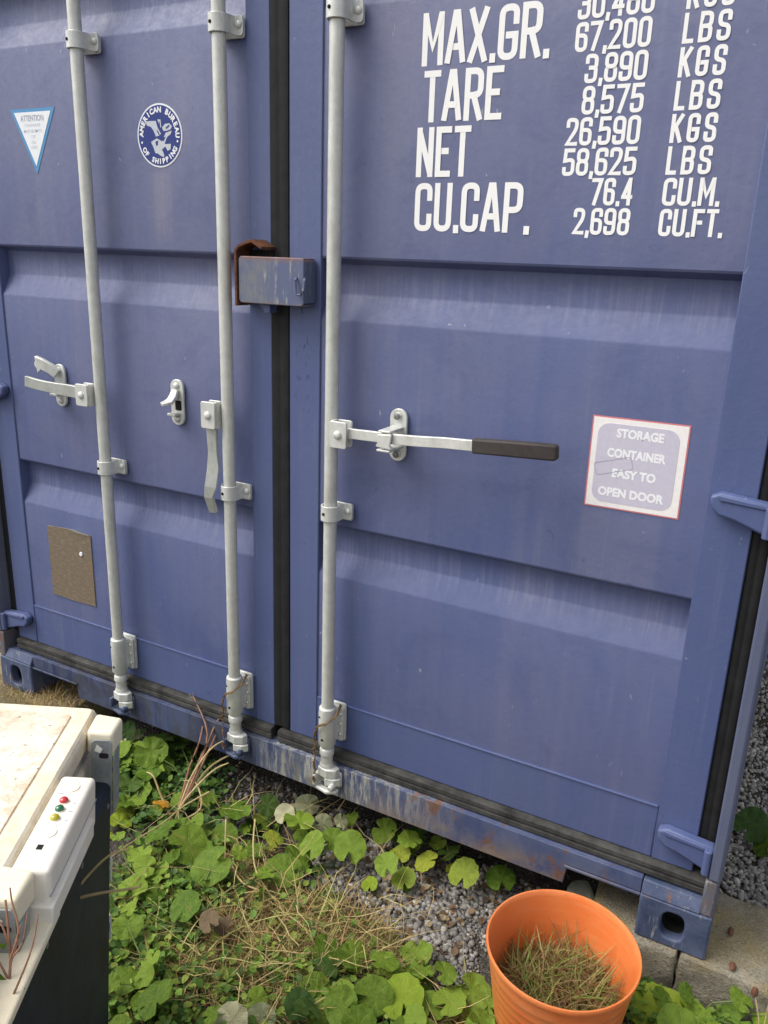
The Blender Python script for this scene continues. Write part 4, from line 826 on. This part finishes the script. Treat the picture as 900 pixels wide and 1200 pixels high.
# ================================================================ LEAFY PLANTS
def leaf_mesh(seed):
    q = random.Random(seed); n = 26; rings = (.35, .7, 1.0); vs = [(0, 0, 0)]; fs = []
    for j, r in enumerate(rings):
        for i in range(n):
            th = 2*PI*i/n; dd = (th-PI+PI) % (2*PI)-PI; notch = 1-.72*math.exp(-((abs(dd)-PI)/.17)**2)*r
            sc = 1+.03*math.cos(11*th+seed)*(r > .9)+.035*math.cos(2*th+seed)+.02*math.cos(3*th+seed*2)+q.uniform(-.035, .035)*(r > .9)
            R_ = r*notch*sc
            z = .16*r*r*(1+.5*math.cos(2*th+seed*1.3))-.03*abs(math.sin(3.5*th))*r*-1+q.uniform(-.045, .045)*r-.12*r**3+.05*math.cos(7*th+seed)*r*r+.03*math.cos(4*th+seed*3)*r
            z *= 1.0; vs.append((R_*math.cos(th), R_*math.sin(th)*.96, z))
    for i in range(n): fs.append((0, 1+i, 1+(i+1) % n))
    for j in range(2):
        for i in range(n): a = 1+j*n; fs.append((a+i, a+n+i, a+n+(i+1) % n, a+(i+1) % n))
    return vs, fs
LV = [leaf_mesh(s) for s in range(6)]; LM = {}
def get_leaf(v, tone):
    if (v, tone) not in LM:
        me = bpy.data.meshes.new('leaf'); me.from_pydata(LV[v][0], [], LV[v][1]); me.update(); me.polygons.foreach_set('use_smooth', [True]*len(me.polygons)); me.materials.append(M_leaf[tone]); LM[(v, tone)] = me
    return LM[(v, tone)]
PLAB = ['round leaved plant growing under the sill just past the freezer hinge', 'small round leaved plant touching the upper part of the freezer black side',
 'leafy plant around the dry pink tipped weed', 'big leaved plant in the middle left of the leaf carpet', 'small leaved plant halfway down the freezer black side',
 'low plant with holed leaves beside the brown dead leaf', 'leafy plant with pale curled leaves below the lock rod of the right door', 'green plant on the gravel edge with one upright pale leaf',
 'yellowing plant on the gravel below the scraped sill', 'plant with a yellow rimmed leaf nearest the rusty sill left of the bucket', 'dull green plant low on the freezer black side near the frame bottom',
 'dark leaved plant at the bottom between the straw and the gravel', 'plant with the brightest round leaf at the bottom middle', 'leafy plant leaning against the left side of the orange bucket',
 'large bright leaved plant right of the orange bucket in front of the concrete block', 'plant growing in the gravel beyond the concrete block at the right edge', 'plant with pale beige curled leaves at the bottom edge under the straw']
groups = {i: [] for i in range(len(PLANTS))}
for L in LEAVES:
    i = min(range(len(PLANTS)), key=lambda k: (PLANTS[k][0]-L[0])**2+(PLANTS[k][1]-L[1])**2); groups[i].append(L)
FILL = {0: 14, 2: 16, 3: 20, 6: 14, 7: 7, 11: 12, 12: 12, 13: 12, 1: 12, 4: 12, 5: 8, 10: 10, 14: 12, 8: 4, 16: 3, 9: 2}
q = random.Random(3)
for i, (px, py) in enumerate(PLANTS):
    if not groups[i]: continue
    gz = float(gh(px, py)); root = empty('leafy_plant', (px, py, gz)); tag(root, PLAB[i], 'plant', 'round leaved plants in front of the container')
    ls = list(groups[i])
    if i in FILL:
        xs = [l[0] for l in ls]; ys = [l[1] for l in ls]; rs = [l[3] for l in ls]
        for k in range(int(FILL[i]*1.5)):
            b = q.choice(ls); a = q.uniform(0, 2*PI); r_ = q.uniform(.6, 1.5)*b[3]
            ls.append((b[0]+r_*math.cos(a), b[1]+r_*math.sin(a), gz+q.uniform(.012, .03), b[3]*q.uniform(.4, .85), q.choice([0, 0, 0, 3, 5, 1])))
    st = MB()
    for (x, y, z, r, tone) in ls:
        o = bpy.data.objects.new('leaf', get_leaf(q.randrange(6), tone)); COL.objects.link(o); o.parent = root
        o.location = (x-px, y-py, z-gz); r = min(r, .085 if tone != 5 else .11)*.90; o.scale = (r*q.uniform(.85, 1.1), r*q.uniform(.85, 1.1), r*q.uniform(.7, 1.8))
        # outward heading, tilted up towards the open side
        hd = math.atan2(y-py, x-px)+q.uniform(-.7, .7) if (abs(x-px)+abs(y-py)) > .01 else q.uniform(0, 6)
        nrm = Vector((q.gauss(.08, .34), q.gauss(-.28, .34), 1)); 
        if tone == 2: nrm = Vector((q.gauss(.3, .4), q.gauss(-.8, .3), .6))
        nrm.normalize(); xd = Vector((math.cos(hd), math.sin(hd), 0)); xd = (xd-nrm*xd.dot(nrm)).normalized(); yd = nrm.cross(xd)
        o.rotation_euler = Matrix((xd, yd, nrm)).transposed().to_euler()
        b = Vector((x-px, y-py, z-gz)); 
        st.tube([(b.x*.15, b.y*.15, -.005), (b.x*.5, b.y*.5, b.z*.75), tuple(b-Vector((0, 0, .0015)))], [.0019, .0016, .0013], 5)
    st.build('stems', M_stem, root)

# ================================================================ WEEDS AND STRAWS
w = empty('dry_weed', WEED[0][0]); tag(w, 'dried willowherb with pinkish stems standing before the middle lock rod foot', 'weed')
def rel(path, o): return [tuple(Vector(p)-Vector(o)) for p in path]
def smooth_path(p, k=4):
    p = [Vector(v) for v in p]; out = []
    for i in range(len(p)-1):
        a, b, c, d = p[max(i-1, 0)], p[i], p[i+1], p[min(i+2, len(p)-1)]
        for j in range(k):
            t = j/k; out.append(.5*((2*b)+(c-a)*t+(2*a-5*b+4*c-d)*t*t+(3*b-a-3*c+d)*t**3))
    return [tuple(v) for v in out+[p[-1]]]
for i, pth in enumerate(WEED):
    mb = MB(); pp = smooth_path(rel(pth, WEED[0][0])); n = len(pp); mb.tube(pp, [.0042*(1-.6*j/n) for j in range(n)], 6)
    mb.build('stem', M_pink if i in (1, 2, 3, 7) else M_dry, w)
mb = MB(); tip = Vector(WEED[3][-1])-Vector(WEED[0][0]); mb.lathe([(.001, -.012), (.006, -.004), (.0055, .006), (.001, .010)], tip, 8); mb.build('flower', M_bloom, w)
mb = MB()
for pth in WEED[1:5]:
    e = Vector(pth[-1])-Vector(WEED[0][0])
    for k in range(5): mb.tube([tuple(e+Vector((0, 0, -.012*k))), tuple(e+Vector((q.uniform(-.02, .02), q.uniform(-.02, .02), .016-.012*k)))], .0009, 4)
mb.build('seed_pods', M_dry, w)
SL = ['yellow arched straw lying over the leaves toward the gravel', 'long straw stem crossing the dry grass', 'thin upright dry stem among the big leaves', 'dry stem running along the edge of the gravel patch', 'long pale straw stretched over the leaves from the dried willowherb',
      'dry stem crossing the black freezer side, upper of two', 'dry stem crossing the black freezer side, lower of two']
for i, pth in enumerate(STEMS):
    pp = smooth_path(pth); n = len(pp); org = Vector(pp[0]); mb = MB(); mb.tube(rel(pp, org), [.0026*(1-.5*j/n) for j in range(n)], 6)
    o = mb.build('straw', M_dry, None); o.location = org; tag(o, SL[i], 'straw', 'single dry straws lying over the plants')
t0 = Vector(TALL[0][0]); w = empty('tall_weed', t0); tag(w, 'tall reddish weed with thin seed pods rising before the freezer at the lower left', 'weed')
gz = Vector((t0.x, t0.y, -.12)); 
mb = MB(); mb.tube([tuple(gz-t0), (0, 0, 0)], .0032, 6); mb.build('stem', M_pink, w)
for i, pth in enumerate(TALL):
    pp = smooth_path(rel(pth, t0)); n = len(pp); mb = MB(); mb.tube(pp, [(.0026 if i == 0 else .0016)*(1-.5*j/n) for j in range(n)], 6); mb.build('stem' if i == 0 else 'seed_pod', M_pink, w)
for pth in TALLEAF:
    pp = [Vector(p)-t0 for p in pth]; d = (pp[2]-pp[0]); L = d.length; s = d.cross(Vector((.45, -.85, .3))).normalized()*L*.2
    mb = MB(); mb.add([pp[0], pp[1]+s+Vector((0,0,.002)), pp[2], pp[1]-s, pp[1]+Vector((0, 0, -.003))], [(0, 1, 4), (1, 2, 4), (2, 3, 4), (3, 0, 4)]); mb.build('leaf', M_leaf[0], w, smooth=0)
# brown seed heads over the block at the right
w = empty('dry_weed', (1.36, -.12, GZ)); tag(w, 'dry weed with brown seed heads in front of the mossy block at the right edge', 'weed')
for k, (dx, dy, dz) in enumerate(((-.03, .03, .13), (.0, .02, .16), (.02, -.01, .12))):
    mb = MB(); mb.tube([(0, 0, 0), (dx*.4, dy*.5, dz*.6), (dx, dy, dz)], .0016, 6); mb.build('stem', M_dry, w)
    mb = MB(); mb.lathe([(.002, -.012), (.008, -.004), (.007, .008), (.002, .014)], (dx, dy, dz), 8); mb.build('seed_head', M_brownhead, w)
for k, (x, y, lab) in enumerate(((1.262, .075, 'brown seed pod lying on the mossy block, farther one'), (1.278, -.035, 'reddish brown seed pod lying on the mossy block, nearer its front edge'))):
    mb = MB(); mb.lathe([(.0015, -.014), (.006, -.008), (.0075, 0), (.006, .008), (.0015, .013)], (0, 0, 0), 10, 'y'); o = mb.build('seed_pod', M_brownhead, None); o.location = (x, y, .006); tag(o, lab, 'seed pod')

# ================================================================ ORANGE BUCKET
BXc, BYc = .950, -.326
bk = empty('bucket', (BXc, BYc, GZ)); tag(bk, 'orange plastic bucket full of dry grass in front of the right casting', 'bucket')
H = .272; RT, RB = .160, .120; prof = []
def rad(z): return RB+(RT-RB)*z/H
for z in (0.0, .004): prof.append((rad(z)-(.004 if z == 0 else 0), z))
for k in range(9):
    z = .03+k*.024; prof += [(rad(z), z), (rad(z+.003)+.0006, z+.003), (rad(z+.007)+.0006, z+.007), (rad(z+.010), z+.010)]
prof += [(rad(.258), .258), (rad(.260)+.0035, .260), (RT+.0035, .269), (RT+.002, .2725), (RT-.001, .2725), (RT-.003, .270), (rad(.258)-.003, .258)]
for z in (.2, .15, .1, .05, .006): prof.append((rad(z)-.003, z))
mb = MB(); mb.lathe(prof, (0, 0, 0), 72); mb.build('bucket_wall', M_bucket, bk, smooth=50)
sl = .115
mb = MB(); mb.lathe([(.001, .012), (.05, .010), (.10, .002), (rad(sl)-.004, -.004)], (0, 0, sl), 24); mb.build('soil', M_soil, bk)
n = 1500; a = R.uniform(0, 2*PI, n); rr = np.sqrt(R.uniform(0, 1, n))*.105
gb = blades('bucket_grass', np.stack([BXc+rr*np.cos(a), BYc+rr*np.sin(a), np.full(n, GZ+sl)], -1), .135, .0034, .95, [(.20, .13, .055), (.34, .27, .11), (.13, .20, .04), (.18, .25, .05), (.16, .10, .045), (.18, .09, .04), (.28, .27, .08), (.32, .22, .09)], 'dry brown and green grass growing inside the orange bucket', curl=.9)
me = gb.data; co = np.empty(len(me.vertices)*3, np.float32); me.vertices.foreach_get('co', co); co = co.reshape(-1, 3)
dx, dy = co[:, 0]-BXc, co[:, 1]-BYc; r_ = np.hypot(dx, dy); lim = RB+(RT-RB)*(co[:, 2]-GZ)/H-.007; k = np.minimum(1, lim/np.maximum(r_, 1e-6)); co[:, 0] = BXc+dx*k; co[:, 1] = BYc+dy*k
co[:, 2] = np.minimum(co[:, 2], GZ+H-.03); me.vertices.foreach_set('co', co.ravel()); me.update()

# ================================================================ CHEST FREEZER (local axes: a along its back, b out of its back, n up)
Fm = Matrix(FZ_F); fz = empty('chest_freezer')
Hf = .87
base = Vector(FZ_C)+Fm@Vector((0, 0, -Hf))
fz.matrix_world = Matrix.Translation(base)@Fm.to_4x4(); tag(fz, 'old cream chest freezer seen from its blue black back with grimy lid', 'freezer')
N = lambda v: v+Hf
mb = MB(); mb.box(.004, 1.02, -.62, .0, .03, N(-.075)); mb.build('body', M_lid, fz, bevel=.008)
mb = MB(); mb.box(.082, 1.0, .0005, .046, .03, N(-.094)); mb.build('back_panel', M_fback, fz, bevel=.012, seg=3)
mb = MB(); mb.prism([(.398, .0005), (1.005, .0005), (1.005, .060), (.402, .060)], N(-.0935), N(-.078), 'z'); mb.build('rear_rim', M_crm, fz, bevel=.004, seg=3)
mb = MB(); mb.box(0, 1.03, -.625, 0, N(-.050), N(-.004)); lid = mb.build('lid', M_lid, fz, bevel=.012, seg=4)
pts_o = rrect(.004, 1.026, -.621, -.004, .010, 4); pts_i = rrect(.024, .996, -.600, -.032, .012, 4); n = len(pts_o)
mb = MB(); mb.add([(x, y, N(-.0045)) for x, y in pts_o]+[(.004+(x-.004)*.997+.0015, y, N(.0)) for x, y in rrect(.008, 1.02, -.617, -.008, .010, 4)]+[(x, y, N(.0)) for x, y in pts_i]+[(x, y, N(-.0042)) for x, y in rrect(.028, .992, -.596, -.036, .010, 4)],
      [(r*n+i, r*n+(i+1) % n, (r+1)*n+(i+1) % n, (r+1)*n+i) for r in range(3) for i in range(n)]); mb.build('lid_rim', M_lid, lid, smooth=30)
mb = MB(); mb.prism(rrect(.031, .989, -.593, -.039, .008, 4), N(-.0039), N(-.0012), 'z'); mb.build('lid_panel', M_lidp, lid, bevel=.001)
mb = MB(); mb.box(.010, 1.02, -.615, -.008, N(-.0745), N(-.0505)); mb.build('lid_seal', simple('grey_seal', (.45, .43, .38), .7), lid)
# control box
cb = MB(); cb.box(.212, .428, .002, .055, N(-.088), N(.000)); cb = cb.build('control_box', M_plas, fz, bevel=.008, seg=4)
mb = MB(); mb.box(.245, .436, .003, .0610, N(-.0855), N(-.052)); mb.build('control_base', M_plas, fz, bevel=.003)
mb = MB(); mb.box(.214, .4285, .0542, .0558, N(-.042), N(-.040)); mb.build('case_seam', M_att_text, cb)
for i, a in enumerate((.280, .300, .321)):
    mb = MB(); mb.lathe([(.0066, 0), (.0068, .002), (.0062, .0045), (.004, .0065), (.001, .0072)], (a, .026, N(0)), 18); o = mb.build('lamp', M_lamps[i], cb, smooth=60); o['label'] = ('red', 'green', 'yellow')[i]+' indicator lamp'
    mb = MB(); mb.lathe([(.0078, -.001), (.0078, .0012), (.0068, .0012)], (a, .026, N(0)), 18); mb.build('lamp_ring', M_plas, cb)
for a in (.245, .352):
    mb = MB(); mb.lathe([(.0125, -.001), (.0125, .0014), (.0105, .0020), (.001, .0020)], (a, .026, N(0)), 24); mb.build('dial', M_plas, cb)
    mb = MB()
    for k in range(9):
        g = math.radians(-30+k*30); c, s = math.cos(g), math.sin(g); mb.prism([(a+.0150*c-.0004*s, .026+.0150*s+.0004*c), (a+.0150*c+.0004*s, .026+.0150*s-.0004*c), (a+.0168*c+.0004*s, .026+.0168*s-.0004*c), (a+.0168*c-.0004*s, .026+.0168*s+.0004*c)], N(.0001), N(.0004), 'z')
    mb.build('dial_marks', M_att_text, cb)
mb = MB(); mb.box(.378, .388, .022, .030, N(-.001), N(.0006)); mb.build('badge', M_dark, cb)
for n0 in (-.285, -.415):
    mb = MB(); mb.prism([(.0795, N(n0+.03)), (.0835, N(n0+.025)), (.0832, N(n0-.02)), (.0800, N(n0-.028))], .0445, .0465, 'y'); mb.build('edge_chip', M_abs_ring, fz)
for a_, b_, w_ in ((.283, .040, .005), (.303, .040, .006), (.324, .041, .004), (.262, .012, .008)):
    mb = MB(); mb.box(a_-.0008, a_+.0008, b_, b_+w_, N(.0001), N(.0004)); mb.build('print_mark', M_att_text, cb)
mb = MB()
for a_ in (.11, .26, .42, .60): mb.lathe([(.005, 0), (.005, .0015), (.001, .0025)], (a_, .046, N(-.13)), 10, 'y')
mb.build('panel_screws', M_rivet, fz)
# hinges
def fhinge(a0, b0):
    mb = MB(); mb.prism([(a0, b0), (a0+.062, b0), (a0+.066, b0+.046), (a0+.010, b0+.050)], N(-.045), N(.0005), 'z'); c = mb.build('hinge', M_crm, fz, bevel=.007, seg=4)
    mb = MB(); ap = a0+.068; o_ = [(b0+.010, N(-.160)), (b0+.046, N(-.160)), (b0+.046, N(-.018)), (b0+.040, N(-.011)), (b0+.016, N(-.011)), (b0+.010, N(-.018))]
    mb.prism(o_, ap, ap+.0025, 'x'); mb.box(a0+.030, ap+.0002, b0+.0465, b0+.049, N(-.160), N(-.040))
    mb.build('hinge_bracket', simple('grey_zinc', (.36, .39, .39), .5, .3, var=.2), c, bevel=.001)
    mb = MB(); mb.prism([(b0+.016, N(-.032)), (b0+.026, N(-.036)), (b0+.030, N(-.028)), (b0+.020, N(-.020))], ap+.0026, ap+.0034, 'x'); mb.build('hinge_chip', M_plas, c)
    mb = MB(); mb.prism(rrect(b0+.024, b0+.040, N(-.046), N(-.036), .004), ap+.0026, ap+.0032, 'x'); mb.build('hinge_slot', M_dark, c)
fhinge(.022, .002); fhinge(.418, -.014)
